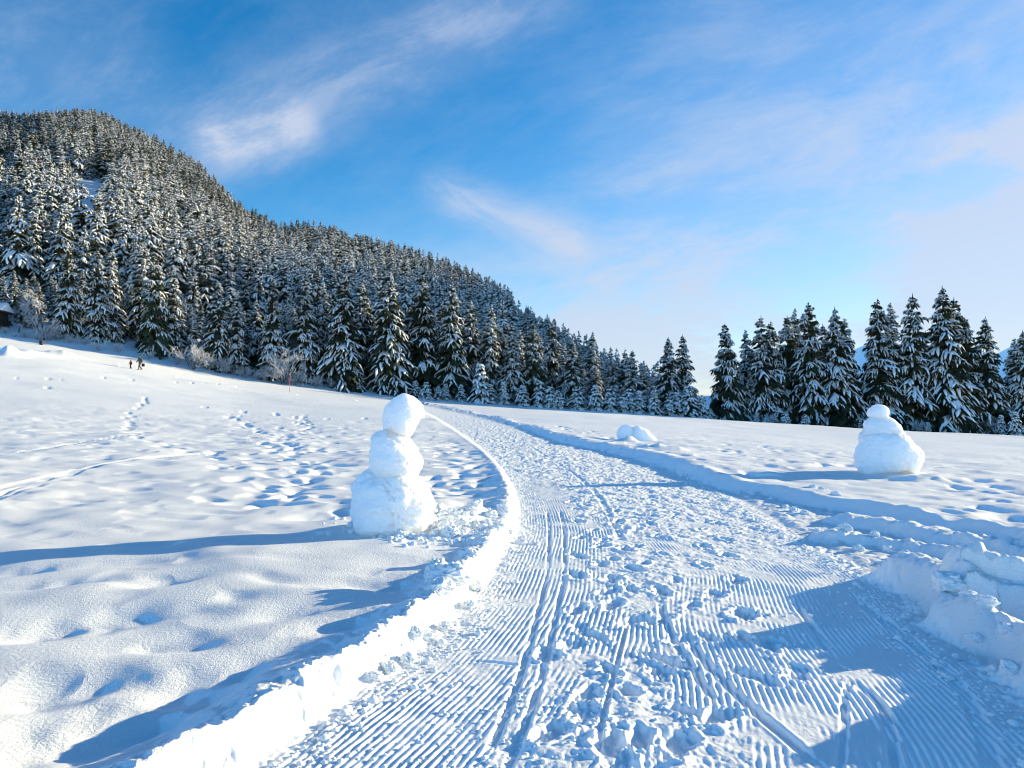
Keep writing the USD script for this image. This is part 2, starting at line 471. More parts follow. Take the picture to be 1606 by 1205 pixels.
    cordw = (1 - sstep(15, 24, R_)) * (.35 + 1.0 * sstep(-.25, .3, fbm2(X, Y, .7, 2, 41))) * (.55 + .65 * sstep(-.2, .15, fbm2(X, Y, .13, 2, 42)))
    pitch = 0.040
    wob = .012 * fbm2(X, Y, .5, 2, 12)
    cl = np.sin(2 * math.pi * (dl + wob) / pitch)
    cr = np.sin(2 * math.pi * (dr + wob) / pitch)
    mid = Line(ground_line([(930, 1330), (935, 1205), (985, 1050), (1010, 950), (985, 860), (925, 780), (850, 720), (770, 680)], 0))
    dm, sm, tm, _ = mid.at(X, Y)
    cm = np.sin(2 * math.pi * (dm * sm + wob) / pitch)
    zone = fbm2(X, Y, .9, 2, 14) + .5 * fbm2(X, Y, .3, 2, 15)
    wl = sstep(1.45, .95, dl + 1.1 * zone) * inside * (1 - sstep(14, 19, R_))
    wr = sstep(1.95, 1.35, dr + 2.4 * zone) * inside * (1 - .85 * sstep(7.5, 10.5, R_))
    wm = sstep(.06, .20, zone - .12 * sstep(7, 12, R_)) * inside * (1 - wl) * (1 - wr)
    edgew = sstep(.10, .32, d_in + .2 * lump)
    cord = (wl * cl + (1 - wl) * wr * cr + wm * cm) * edgew
    breaks = sstep(-.22, .04, fbm2(X, Y, .35, 3, 16) - .16 * (1 - wl) * sstep(6, 11, R_))
    z += inside * cord * breaks * .0055 * cordw
    tramp = np.clip(1 - wl - wr - wm, 0, 1)
    rough = fbm2(X, Y, .13, 4, 17) * .055 + np.abs(fbm2(X, Y, .10, 3, 18)) * .05 + np.abs(fbm2(X, Y, .045, 2, 61)) * .035 + fbm2(X, Y, .40, 3, 62) * .07 * sstep(6, 14, R_)
    soft = fbm2(X, Y, .5, 3, 19) * .05
    z += inside * edgew * (tramp * (rough * (.38 + .45 * sstep(6, 13, R_)) + .45 * soft) + .20 * rough + .2 * soft) * (.45 + .55 * nearw) * fade_far
    # crumbs spilled at the foot of the banks
    foot = np.exp(-((d_in - .18) / .15) ** 2) * inside
    z += np.exp(-((dj + .0) / .10) ** 2) * .05 * lump3 + np.exp(-((d_in - .10) / .09) ** 2) * .03 * lump2
    z += foot * (.05 * np.abs(fbm2(X, Y, .13, 3, 21)) + .05 * np.clip(fbm2(X, Y, .26, 2, 22) + .02, 0, 1)) * fade_far

    def groove(pts, w, dep, rim=.25, sm=.0):
        ln = Line(ground_line(pts, 0, .03))
        d, s, t, ok = ln.at(X, Y, w * 4)
        ends = sstep(0, .3, t) * sstep(0, .3, ln.s[-1] - t)
        q = d / w
        flat = 1 - sstep(.6, 1.15, q)
        dz = -dep * flat + rim * dep * np.exp(-((q - 1.5) / .4) ** 2)
        return np.where(ok, dz * ends, 0)

    worn = .25 + .95 * sstep(-.16, .10, fbm2(X, Y, .30, 2, 48))
    for pts, w, dep in [([(878, 800), (886, 880), (868, 985), (832, 1115), (780, 1240)], .026, .013),
                        ([(858, 800), (860, 880), (838, 985), (796, 1115), (735, 1240)], .026, .011),
                        ([(1075, 1000), (1106, 1039), (1179, 1111), (1242, 1165), (1310, 1225)], .036, .022),
                        ([(1340, 1060), (1327, 1083), (1323, 1152), (1312, 1240)], .022, .015),
                        ([(1330, 930), (1361, 954), (1431, 1007), (1494, 1067), (1535, 1133), (1555, 1230)], .045, .012),
                        ([(1245, 945), (1275, 985), (1295, 1015), (1318, 1060)], .03, .018),
                        ([(1330, 1062), (1375, 1100), (1395, 1150), (1400, 1235)], .03, .016),
                        ([(740, 660), (850, 712), (930, 770), (975, 850)], .05, .012),
                        ([(1035, 940), (1050, 990), (1075, 1035), (1130, 1110)], .03, .018),
                        ([(985, 970), (968, 1040), (950, 1110), (930, 1215)], .016, .018),
                        ([(720, 1035), (790, 1042), (850, 1050)], .02, .015)]:
        z += groove(pts, w, dep) * inside * worn
    # boot prints on the path
    rng = np.random.default_rng(5)
    P_, A_ = [], []
    for trail, jit in [([(960, 800), (975, 880), (985, 950), (960, 1040), (950, 1110), (930, 1230)], .10),
                       ([(1120, 820), (1130, 900), (1160, 965), (1200, 1020), (1270, 1100)], .14),
                       ([(1010, 820), (1040, 920), (1050, 1020), (1060, 1110), (1075, 1230)], .12),
                       ([(900, 780), (925, 860), (930, 920), (915, 990), (880, 1060)], .10)]:
        ln = smooth_line(np.array([on_ground(a, b)[:2] for a, b in trail]), .02)
        i, k = 5, 0
        while i < len(ln) - 3:
            tdir = ln[i + 2] - ln[i - 2]
            a = math.atan2(tdir[1], tdir[0])
            nrm = np.array([-math.sin(a), math.cos(a)])
            P_.append(ln[i] + nrm * ((-1) ** k * jit + rng.normal(0, .05)))
            A_.append(a + rng.normal(0, .3))
            i += int(rng.uniform(.40, .75) / .02)
            k += 1
    for px, py in [(1048, 1040), (1075, 1115), (985, 1085), (1000, 1160), (925, 1090), (905, 1010), (1062, 1165), (1208, 1012), (1182, 1062), (1160, 962), (1112, 1000), (955, 1165), (870, 1150)]:
        P_.append(on_ground(px, py)[:2]); A_.append(rng.uniform(0.9, 2.2))
    z = prints(z, X, Y, np.array(P_), .15, .07, .036, A_, rim=.30, seed=6)
    # ---- old filled-in tracks on the fields
    P_, A_ = [], []
    for trail, st, jit in [([(232, 622), (205, 660), (240, 690), (300, 706), (350, 716)], .8, .15),
                           ([(372, 648), (400, 670), (440, 684), (462, 700), (520, 705), (590, 700)], .55, .2),
                           ([(462, 650), (470, 672), (440, 690), (470, 720), (520, 745)], .5, .25),
                           ([(700, 690), (715, 720), (735, 745), (720, 770), (740, 790)], .5, .3),
                           ([(400, 755), (440, 760), (490, 770), (540, 775)], .55, .25),
                           ([(40, 590), (60, 600), (90, 605), (140, 612)], 1.2, .4),
                           ([(75, 583), (160, 590), (250, 596), (380, 606), (470, 618)], 1.0, .12),
                           ([(1130, 705), (1180, 718), (1250, 726), (1330, 735)], .6, .3),
                           ([(1180, 700), (1240, 708), (1300, 712)], .8, .3),
                           ([(1480, 745), (1540, 760), (1600, 775)], .6, .4),
                           ([(1500, 790), (1560, 805), (1640, 815)], .5, .3),
                           ([(880, 668), (930, 682), (1050, 715), (1120, 730)], .7, .3)]:
        ln = smooth_line(np.array([on_ground(a, b, .2)[:2] for a, b in trail]), .05)
        i, k = 3, 0
        while i < len(ln) - 3:
            tdir = ln[i + 2] - ln[i - 2]
            a = math.atan2(tdir[1], tdir[0])
            nrm = np.array([-math.sin(a), math.cos(a)])
            P_.append(ln[i] + nrm * ((-1) ** k * jit + rng.normal(0, jit * .6)))
            A_.append(a + rng.normal(0, .3))
            i += max(2, int(st * rng.uniform(.7, 1.3) / .05))
            k += 1
    P_, A_ = np.array(P_), np.array(A_)
    keep = ~shapely.contains_xy(PATH.buffer(.35), P_[:, 0], P_[:, 1])
    P_, A_ = P_[keep], A_[keep]
    z = prints(z, X, Y, P_, .24, .16, .085, A_, rim=.05, seed=8, soft=True)
    for cx0, cx1, cy0, cy1, n in [(390, 560, 690, 800, 40), (670, 780, 680, 800, 46), (1110, 1340, 695, 745, 40), (1480, 1640, 745, 815, 30), (40, 110, 583, 612, 14), (380, 640, 640, 690, 40), (300, 560, 700, 780, 26), (150, 420, 640, 720, 10)]:
        pts = np.array([on_ground(rng.uniform(cx0, cx1), rng.uniform(cy0, cy1), .2)[:2] for _ in range(n)])
        pts = pts[~shapely.contains_xy(PATH.buffer(.4), pts[:, 0], pts[:, 1])]
        z = prints(z, X, Y, pts, .27, .17, .08, None, rim=.05, seed=cx0 + 9, soft=True)
    for pts, w, dep in [([(-60, 742), (0, 725), (100, 706), (170, 696), (250, 690)], .11, .018), ([(-60, 812), (0, 786), (100, 755), (190, 735), (350, 715)], .13, .02), ([(-60, 830), (0, 792), (70, 772)], .12, .02),
                        ([(300, 640), (420, 652), (520, 660)], .12, .05)]:
        z += groove(pts, w, dep, .12) * (~inside)
    for px, py, lng, wid, dep, deg in [(255, 988, .5, .26, .05, 5), (345, 1035, .50, .2, .06, 60), (130, 955, .55, .18, .07, 25), (50, 1060, .70, .25, .08, 30), (245, 905, .30, .13, .06, 40), (235, 1085, .55, .3, .07, 40),
                                       (420, 900, .35, .14, .03, -35), (455, 945, .45, .16, .035, 35), (590, 962, .35, .16, .07, 15), (560, 1000, .28, .18, .05, 45), (345, 793, .5, .2, .03, -8), (285, 802, .3, .16, .03, 0),
                                       (440, 872, .25, .12, .02, 0), (70, 905, .9, .12, .05, 20), (40, 880, 1.1, .15, .06, 22), (540, 905, .4, .15, .05, 10), (480, 830, .3, .15, .04, 0), (150, 1130, .6, .35, .08, 45), (10, 975, .6, .2, .06, 20), (640, 905, .35, .2, .05, 10)]:
        p = on_ground(px, py, .2)
        a = math.radians(deg)
        dx, dy = X - p[0], Y - p[1]
        e = ((dx * math.cos(a) + dy * math.sin(a)) / lng) ** 2 + ((-dx * math.sin(a) + dy * math.cos(a)) / wid) ** 2
        z -= dep * np.exp(-e) * (1 + 1.3 * fbm2(X, Y, .3, 2, 45)) * sstep(.05, -.5, d_in) if dep else 0
    # small piles on the far left and near the half-made snowman
    for px, py, rad, h in [(101, 556, 1.9, .75), (14, 556, 1.2, .9), (32, 553, 2.2, .5), (985, 693, .34, .26), (1025, 704, .38, .18), (1060, 706, .4, .12), (1446, 752, .45, .17), (700, 820, .3, .12), (735, 812, .35, .18)]:
        p = on_ground(px, py, .2)
        q = ((X - p[0]) ** 2 + (Y - p[1]) ** 2) / rad ** 2
        z += h * np.exp(-q) * (1 + 1.2 * fbm2(X, Y, rad * .6, 2, 44))
    out[near] = z * (1 - sstep(140, 168, R_))
    far = (r > 150) & (r < 2500)
    out[far] += hill_relief(x[far], y[far])
    return out


def height(x, y):
    x, y = np.atleast_1d(np.asarray(x, float)), np.atleast_1d(np.asarray(y, float))
    return base(x, y) + relief(x, y)


# the sheet of land: rings and bearings, finest where the eye stands close
bear = [np.linspace(-37.2, 37.2, 1340)]
bear.append(np.linspace(-180, -38.0, 80) if True else None)
bear.append(np.linspace(38.0, 180, 80)[:-1])
bear = np.radians(np.sort(np.concatenate(bear)))
rings = [0.25, 0.7, 1.2, 1.7, 2.1, 2.5, 2.8]
while rings[-1] < 12500:
    q = rings[-1]
    rings.append(q + min(max(q * q / (1.6 * 770) * (0.80 if q < 7 or q > 32 else 0.52), .006), .030 * q))
rings = np.array(rings)
TH, RR = np.meshgrid(bear, rings)
GX, GY = (RR * np.sin(TH)), (RR * np.cos(TH))
nr, nb = GX.shape
GZ = height(GX.ravel(), GY.ravel()).reshape(nr, nb)
V = np.stack([GX, GY, GZ], -1).reshape(-1, 3)
du = np.empty((nr, nb, 3)); dv = np.empty((nr, nb, 3))
V3 = V.reshape(nr, nb, 3)
du[:, 1:-1] = V3[:, 2:] - V3[:, :-2]
du[:, 0] = V3[:, 1] - V3[:, -1]; du[:, -1] = V3[:, 0] - V3[:, -2]
dv[1:-1] = V3[2:] - V3[:-2]; dv[0] = V3[1] - V3[0]; dv[-1] = V3[-1] - V3[-2]
N = np.cross(du, dv).reshape(-1, 3)
N /= np.linalg.norm(N, axis=1, keepdims=True) + 1e-12
i, j = np.meshgrid(np.arange(nr - 1), np.arange(nb), indexing='ij')
j2 = (j + 1) % nb
F = np.stack([i * nb + j, i * nb + j2, (i + 1) * nb + j2, (i + 1) * nb + j], -1).reshape(-1, 4)
# close the hole under the camera
if np.mean(N[:, 2]) < 0:
    N = -N; F = F[:, ::-1]
C = V[F].mean(1)
cr_, cth = np.hypot(C[:, 0], C[:, 1]), np.degrees(np.arctan2(C[:, 0], C[:, 1]))
on_path = np.zeros(len(F), bool)
nearf = cr_ < 170
on_path[nearf] = shapely.contains_xy(PATH, C[nearf, 0], C[nearf, 1])
on_hill = (cr_ > RE(cth) + 6) & (cth < U(.2)) & (cth > -100) & (cr_ < 2000)


def land(name, mask, mat):
    f = F[mask]
    idx, inv = np.unique(f.ravel(), return_inverse=True)
    return tag(put_mesh('/World/' + name, V[idx], inv.reshape(-1, 4), mat, N[idx]), kind='structure')


land('ground', ~on_path & ~on_hill, 'snow')
land('path', on_path, 'packed')
land('hill', on_hill, 'snow')
SURF = None


def ground_z(x, y):
    """Height of the finished sheet at one point."""
    th, r = math.atan2(x, y), math.hypot(x, y)
    a = np.clip(np.searchsorted(rings, r), 1, nr - 1)
    b = int(np.clip(np.searchsorted(bear, th), 1, nb - 1))
    fr = (r - rings[a - 1]) / (rings[a] - rings[a - 1])
    ft = (th - bear[b - 1]) / (bear[b] - bear[b - 1])
    fr, ft = min(max(fr, 0), 1), min(max(ft, 0), 1)
    q = GZ[a - 1:a + 1, b - 1:b + 1]
    return float((1 - fr) * ((1 - ft) * q[0, 0] + ft * q[0, 1]) + fr * ((1 - ft) * q[1, 0] + ft * q[1, 1]))


# far mountains beyond the valley on the right
def mountains():
    th = np.radians(np.linspace(2, 52, 220))
    rr = np.linspace(5200, 9500, 40)
    T, R = np.meshgrid(th, rr)
    x, y = R * np.sin(T), R * np.cos(T)
    deg = np.degrees(T)
    top = 130 + 400 * np.exp(-((deg - 24.7) / 3.2) ** 2) + 360 * np.exp(-((deg - 33.8) / 3.5) ** 2)
    top = np.clip(top, 120, None)
    k = np.clip((R - 5200) / 2300, 0, 1)
    z = -14 + top * k ** .9 * (1 - .0 * k) + fbm2(x, y, 900., 5, 71) * 320 * k
    v = np.stack([x, y, z], -1).reshape(-1, 3)
    n0, n1 = T.shape
    a, b = np.meshgrid(np.arange(n0 - 1), np.arange(n1 - 1), indexing='ij')
    f = np.stack([a * n1 + b, a * n1 + b + 1, (a + 1) * n1 + b + 1, (a + 1) * n1 + b], -1).reshape(-1, 4)[:, ::-1]
    vv, ff, nn = meshkit.arrays((v, f), True)
    if nn[:, 2].mean() < 0:
        ff = ff[:, ::-1]; nn = -nn
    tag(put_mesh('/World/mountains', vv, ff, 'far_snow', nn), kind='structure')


def valley_spur():
    """The mountain across the valley, beyond the right of the picture, behind which the sun stands for the lower hillside."""
    p = np.concatenate([np.linspace(-126, -330, 40), np.linspace(-345, -1500, 60)])
    a = np.linspace(1750, 4300, 50)
    crest = np.interp(-p, [126, 140, 175, 272, 386, 553, 650, 900, 1300, 1500], [380, 560, 592, 588, 600, 682, 700, 740, 640, 420])
    P, A = np.meshgrid(p, a)
    prof = np.clip(1 - np.abs(A - 3000) / 1250, 0, 1) ** 1.15
    z = -14 + (crest[None] + 14) * prof + (fbm2(P, A, 300., 4, 73) * 120) * np.clip(1 - prof, 0, 1) * prof * 2
    x, y = .9063 * A + .4226 * P, .4226 * A - .9063 * P
    n0, n1 = P.shape
    i0, i1 = np.meshgrid(np.arange(n0 - 1), np.arange(n1 - 1), indexing='ij')
    f = np.stack([i0 * n1 + i1, i0 * n1 + i1 + 1, (i0 + 1) * n1 + i1 + 1, (i0 + 1) * n1 + i1], -1).reshape(-1, 4)
    vv, ff, nn = meshkit.arrays((np.stack([x, y, z], -1).reshape(-1, 3), f), True)
    if nn[:, 2].mean() < 0:
        ff = ff[:, ::-1]; nn = -nn
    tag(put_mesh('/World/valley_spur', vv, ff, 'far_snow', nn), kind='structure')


valley_spur()


mountains()

# ------------------------------------------------------------------ trees
class Tris:
    def __init__(self):
        self.v, self.f, self.n = [], [], 0

    def add(self, v, f):
        self.v.append(np.asarray(v, float)); self.f.append(np.asarray(f, int) + self.n); self.n += len(v)

    def mesh(self):
        return np.vstack(self.v), np.vstack(self.f)


def tube(pts, rad, sides=6):
    p = np.asarray(pts, float)
    t = np.gradient(p, axis=0); t /= np.linalg.norm(t, axis=1, keepdims=True) + 1e-12
    ref = np.array([0, 0, 1.0]) if abs(t[0, 2]) < .9 else np.array([1.0, 0, 0])
    a = np.cross(t, ref); a /= np.linalg.norm(a, axis=1, keepdims=True) + 1e-12
    b = np.cross(t, a)
    ang = np.arange(sides) * 2 * math.pi / sides
    v = p[:, None] + np.asarray(rad, float)[:, None, None] * (np.cos(ang)[None, :, None] * a[:, None] + np.sin(ang)[None, :, None] * b[:, None])
    i, j = np.meshgrid(np.arange(len(p) - 1), np.arange(sides), indexing='ij')
    q = np.stack([i * sides + j, i * sides + (j + 1) % sides, (i + 1) * sides + (j + 1) % sides, (i + 1) * sides + j], -1).reshape(-1, 4)
    return v.reshape(-1, 3), np.vstack([q[:, [0, 1, 2]], q[:, [0, 2, 3]]])


SP_F = np.array([[0, 1, 2], [0, 2, 3], [0, 3, 4], [0, 4, 1], [1, 5, 6], [1, 6, 2], [2, 6, 7], [2, 7, 3], [3, 7, 8], [3, 8, 4], [4, 8, 5], [4, 5, 1], [9, 6, 5], [9, 7, 6], [9, 8, 7], [9, 5, 8]])


def spindle(p0, p1, p2, p3, w, h):
    """A lump of snow lying along four points; w half width, h height."""
    d = p3 - p0
    s = np.array([-d[1], d[0], 0.0]); s /= np.linalg.norm(s) + 1e-9
    up = np.array([0, 0, 1.0])
    v = [p0]
    for p, k in ((p1, 1.0), (p2, .9)):
        v += [p + s * w * k, p + up * h * k, p - s * w * k, p - up * h * .25 * k]
    v.append(p3)
    return np.array(v), SP_F


def spruce(seed, H=20.0, R=3.6, whorls=30, per=7, twigs=6, snow=.75, clear=.04, power=.8, droop=.5, snow_fat=1.0, lean=0.0):
    rng = np.random.default_rng(seed)
    G, S = Tris(), Tris()
    zs = np.linspace(0, H, 9)
    trunk = tube(np.stack([lean * (zs / H) ** 2, 0 * zs, zs], 1), np.interp(zs, [0, .3 * H, H], [H * .014, H * .010, .02]), 7)
    bias = rng.uniform(0, 2 * math.pi)
    for i in range(whorls):
        t = ((i + rng.uniform(.0, 1.)) / whorls) ** 1.22
        z0 = H * (1 - .012 - t * (1 - clear - .012))
        rad = R * (t ** power) * rng.uniform(.75, 1.15) + .18
        n = max(4, int(round(per * (.65 + .45 * t))))
        ph0 = rng.uniform(0, 6.28)
        for k in range(n):
            ph = ph0 + 2 * math.pi * k / n + rng.normal(0, .22)
            L = rad * rng.uniform(.62, 1.18) * (1 + .10 * math.cos(ph - bias))
            if rng.random() < .06:
                L *= 1.25
            out = np.array([math.cos(ph), math.sin(ph), 0])
            side = np.array([-out[1], out[0], 0])
            up = .42 * (1 - t) - .42 * t + rng.normal(0, .12)
            dr = droop * rng.uniform(.7, 1.3) * (.55 + .6 * t)
            zb = z0 + rng.normal(0, .55) * H / whorls * (.5 + t)
            org = np.array([lean * (zb / H) ** 2, 0, zb])

            def sp(s):
                return org + out * (L * s) + np.array([0, 0, L * (up * s - dr * s * s + .16 * s ** 4)])

            has = rng.random() < np.clip(snow + 1.1 * (meshkit.noise(np.array([ph * 1.1, zb * .55, seed * 3.1]), 5) - .5), 0, 1)
            # spine
            ks = [(sp(.05), sp(.4), sp(.75), sp(1.0), .13 * L + .05)]
            for q in range(twigs):
                s0 = .22 + .72 * (q + rng.uniform(0, .9)) / max(twigs, 1)
                sg = 1 if q % 2 else -1
                a = rng.uniform(.25, .95)
                l = L * (.50 - .28 * s0) * rng.uniform(.7, 1.3) + .12
                d = (out * math.cos(a) + side * sg * math.sin(a)) * l
                b0 = sp(min(s0, .98))
                dz = -l * rng.uniform(.45, 1.35)
                P = lambda s: b0 + d * s + np.array([0, 0, dz * s * s + .04 * l])
                ks.append((P(0), P(.4), P(.75), P(1.0), .17 * l + .03))
            for m_, (p0, p1, p2, p3, w) in enumerate(ks):
                dd = p3 - p0
                sd = np.array([-dd[1], dd[0], 0.0]); sd /= np.linalg.norm(sd) + 1e-9
                ln = np.linalg.norm(dd)
                dn = np.array([0, 0, -1.0])
                hang = (.20 * ln + .10) * rng.uniform(.6, 1.4)
                # needles: two sloping sides and a ragged hanging fringe
                v = [p0, p1 + sd * w * 1.5 + dn * w * .8, p2 + sd * w * 1.3 + dn * w * .7, p3, p1 - sd * w * 1.5 + dn * w * .8, p2 - sd * w * 1.3 + dn * w * .7,
                     p1, p2, p1 * .6 + p0 * .4 + dn * hang, p2 * .6 + p1 * .4 + dn * hang * 1.1, p2 * .4 + p3 * .6 + dn * hang * .7]
                f = [[0, 1, 6], [1, 2, 7], [1, 7, 6], [2, 3, 7], [0, 6, 4], [6, 7, 5], [6, 5, 4], [7, 3, 5], [0, 8, 6], [6, 9, 7], [7, 10, 3]]
                G.add(v, f)
                if has and rng.random() < (.9 if m_ else .8):
                    lift = np.array([0, 0, w * .12])
                    fat = snow_fat * rng.uniform(.7, 1.25)
                    c = lambda a_, b_, s: a_ * (1 - s) + b_ * s
                    st = rng.uniform(.0, .3)
                    S.add(*spindle(c(p0, p1, st) + lift, p1 + lift, p2 + lift, p3 + lift * .5, w * .66 * fat, (w * .50 + .03) * fat))
    # leader
    G.add(*tube([[lean, 0, H * .96], [lean, 0, H * 1.0], [lean, 0, H * 1.018]], [.10, .06, .01], 4))
    S.add(*spindle(np.array([lean, 0, H * .965]), np.array([lean + .02, 0, H * .98]), np.array([lean, .02, H * .995]), np.array([lean, 0, H * 1.01]), .09, .09))
    return trunk, G.mesh(), S.mesh()


def spruce_class(name, **kw):
    c = proto(name)
    tr, g, s = spruce(**kw)
    for nm, mesh, mat in (('trunk', tr, 'bark'), ('crown', g, 'needles'), ('snow_cover', s, 'tree_snow')):
        v, f, n = meshkit.arrays(mesh, nm != 'crown')
        put_mesh(f'{c.GetPath()}/{nm}', v, f, mat, n)
    return c


BIG = [spruce_class('spruce_tall', seed=1, H=20, R=3.9, whorls=36, per=7, twigs=6, snow=.70, snow_fat=1.15, power=.72),
       spruce_class('spruce_broad', seed=2, H=20, R=4.8, whorls=35, per=8, twigs=6, snow=.70, power=.80, droop=.65, snow_fat=1.2),
       spruce_class('spruce_narrow', seed=3, H=20, R=3.1, whorls=36, per=7, twigs=6, snow=.88, droop=.7, power=.7, snow_fat=1.3),
       spruce_class('spruce_ragged', seed=4, H=20, R=3.5, whorls=32, per=7, twigs=7, snow=.72, clear=.10, power=.62, lean=.3, snow_fat=1.15),
       spruce_class('spruce_dark', seed=5, H=20, R=4.2, whorls=34, per=8, twigs=7, snow=.58, power=.68)]
SMALL = [spruce_class('sapling_round', seed=11, H=3.0, R=.85, whorls=13, per=6, twigs=4, snow=.95, clear=.02, snow_fat=1.7, droop=.7),
         spruce_class('sapling_slim', seed=12, H=3.0, R=.65, whorls=14, per=6, twigs=4, snow=.92, clear=.02, snow_fat=1.6, droop=.8)]
HILL = [spruce_class('hill_spruce_white', seed=21, H=18, R=3.6, whorls=19, per=7, twigs=4, snow=1.1, snow_fat=1.6, droop=.7, power=.72),
        spruce_class('hill_spruce_narrow', seed=22, H=18, R=2.9, whorls=19, per=7, twigs=4, snow=1.0, snow_fat=1.5, droop=.65, power=.7),
        spruce_class('hill_spruce_green', seed=24, H=18, R=3.3, whorls=19, per=7, twigs=4, snow=.40, snow_fat=1.1, power=.72),
        spruce_class('hill_spruce_dark', seed=23, H=18, R=3.6, whorls=18, per=7, twigs=4, snow=.72, snow_fat=1.2, power=.68)]


def bare_tree(seed, H=8.0, spread=.5, bush=False, levels=5):
    """Leafless tree with frosted twigs: (wood, twigs with their frost)."""
    rng = np.random.default_rng(seed)
    W, T = Tris(), Tris()

    def grow(p, d, l, r, lev):
        n = 4
        pts, q, dd = [p], p.copy(), d.copy()
        for _ in range(n):
            dd = dd + rng.normal(0, .13, 3) + np.array([0, 0, .03]); dd /= np.linalg.norm(dd)
            q = q + dd * l / n; pts.append(q.copy())
        (W if lev >= levels - 1 else T).add(*tube(pts, np.linspace(r, r * .55, n + 1), 5 if lev >= levels - 1 else 3))
        if lev == 0:
            return
        for c in range(rng.integers(3, 5) if lev > 1 else rng.integers(3, 6)):
            k = rng.integers(1, n + 1)
            ax = rng.normal(0, 1, 3); ax -= ax @ dd * dd; ax /= np.linalg.norm(ax)
            a = rng.uniform(.35, .95)
            nd = dd * math.cos(a) + ax * math.sin(a)
            grow(pts[k], nd, l * rng.uniform(.52, .74), max(r * .55, .020 if not bush else .011), lev - 1)

    stems = 1 if not bush else 6
    for s in range(stems):
        a = rng.uniform(0, 6.28)
        d = np.array([math.cos(a) * spread * (.25 if not bush else 1), math.sin(a) * spread * (.25 if not bush else 1), 1.0]); d /= np.linalg.norm(d)
        grow(np.array([math.cos(a) * .1 * bush, math.sin(a) * .1 * bush, -.1]), d, H * (.42 if not bush else .40), H * (.018 if not bush else .008), levels if not bush else levels - 1)
    return W.mesh() if W.n else None, T.mesh()


def bare_class(name, twig='frost_twig', **kw):
    c = proto(name)
    w, t = bare_tree(**kw)
    for nm, mesh, mat in (('trunk', w, 'bark'), ('twigs', t, twig)):
        if mesh is not None:
            v, f, n = meshkit.arrays(mesh, True)
            put_mesh(f'{c.GetPath()}/{nm}', v, f, mat, n)
    return c


BARE = [bare_class('bare_tree_wide', seed=31, H=8, levels=5), bare_class('bare_tree_slim', seed=32, H=8, spread=.3, levels=5)]
BUSH = [bare_class('frosted_bush_round', seed=33, H=3.2, spread=.7, bush=True, levels=5), bare_class('frosted_bush_upright', seed=34, H=3.6, spread=.45, bush=True, levels=5)]
LARCH = bare_class('bare_larch', twig='larch', seed=35, H=14, spread=.2, levels=4)

rng = np.random.default_rng(77)
TAKEN = []


def place(px, depth, top=None, h=None, sink=.3):
    """Ground point at a bearing and depth; the height that reaches the photograph's row 'top' there."""
    d = ray(px, 640.0)
    x, y = d[0] / d[1] * depth, depth
    z = ground_z(x, y)
    if top is not None:
        dd = ray(px, top)
        h = (EYE[2] + dd[2] / dd[1] * depth) - z
    return (x, y, z - sink), h + sink


def edge_depth(px):
    d = ray(px, 640.0)
    th = math.degrees(math.atan2(d[0], d[1]))
    return float(RE(th)) * math.cos(math.radians(th))


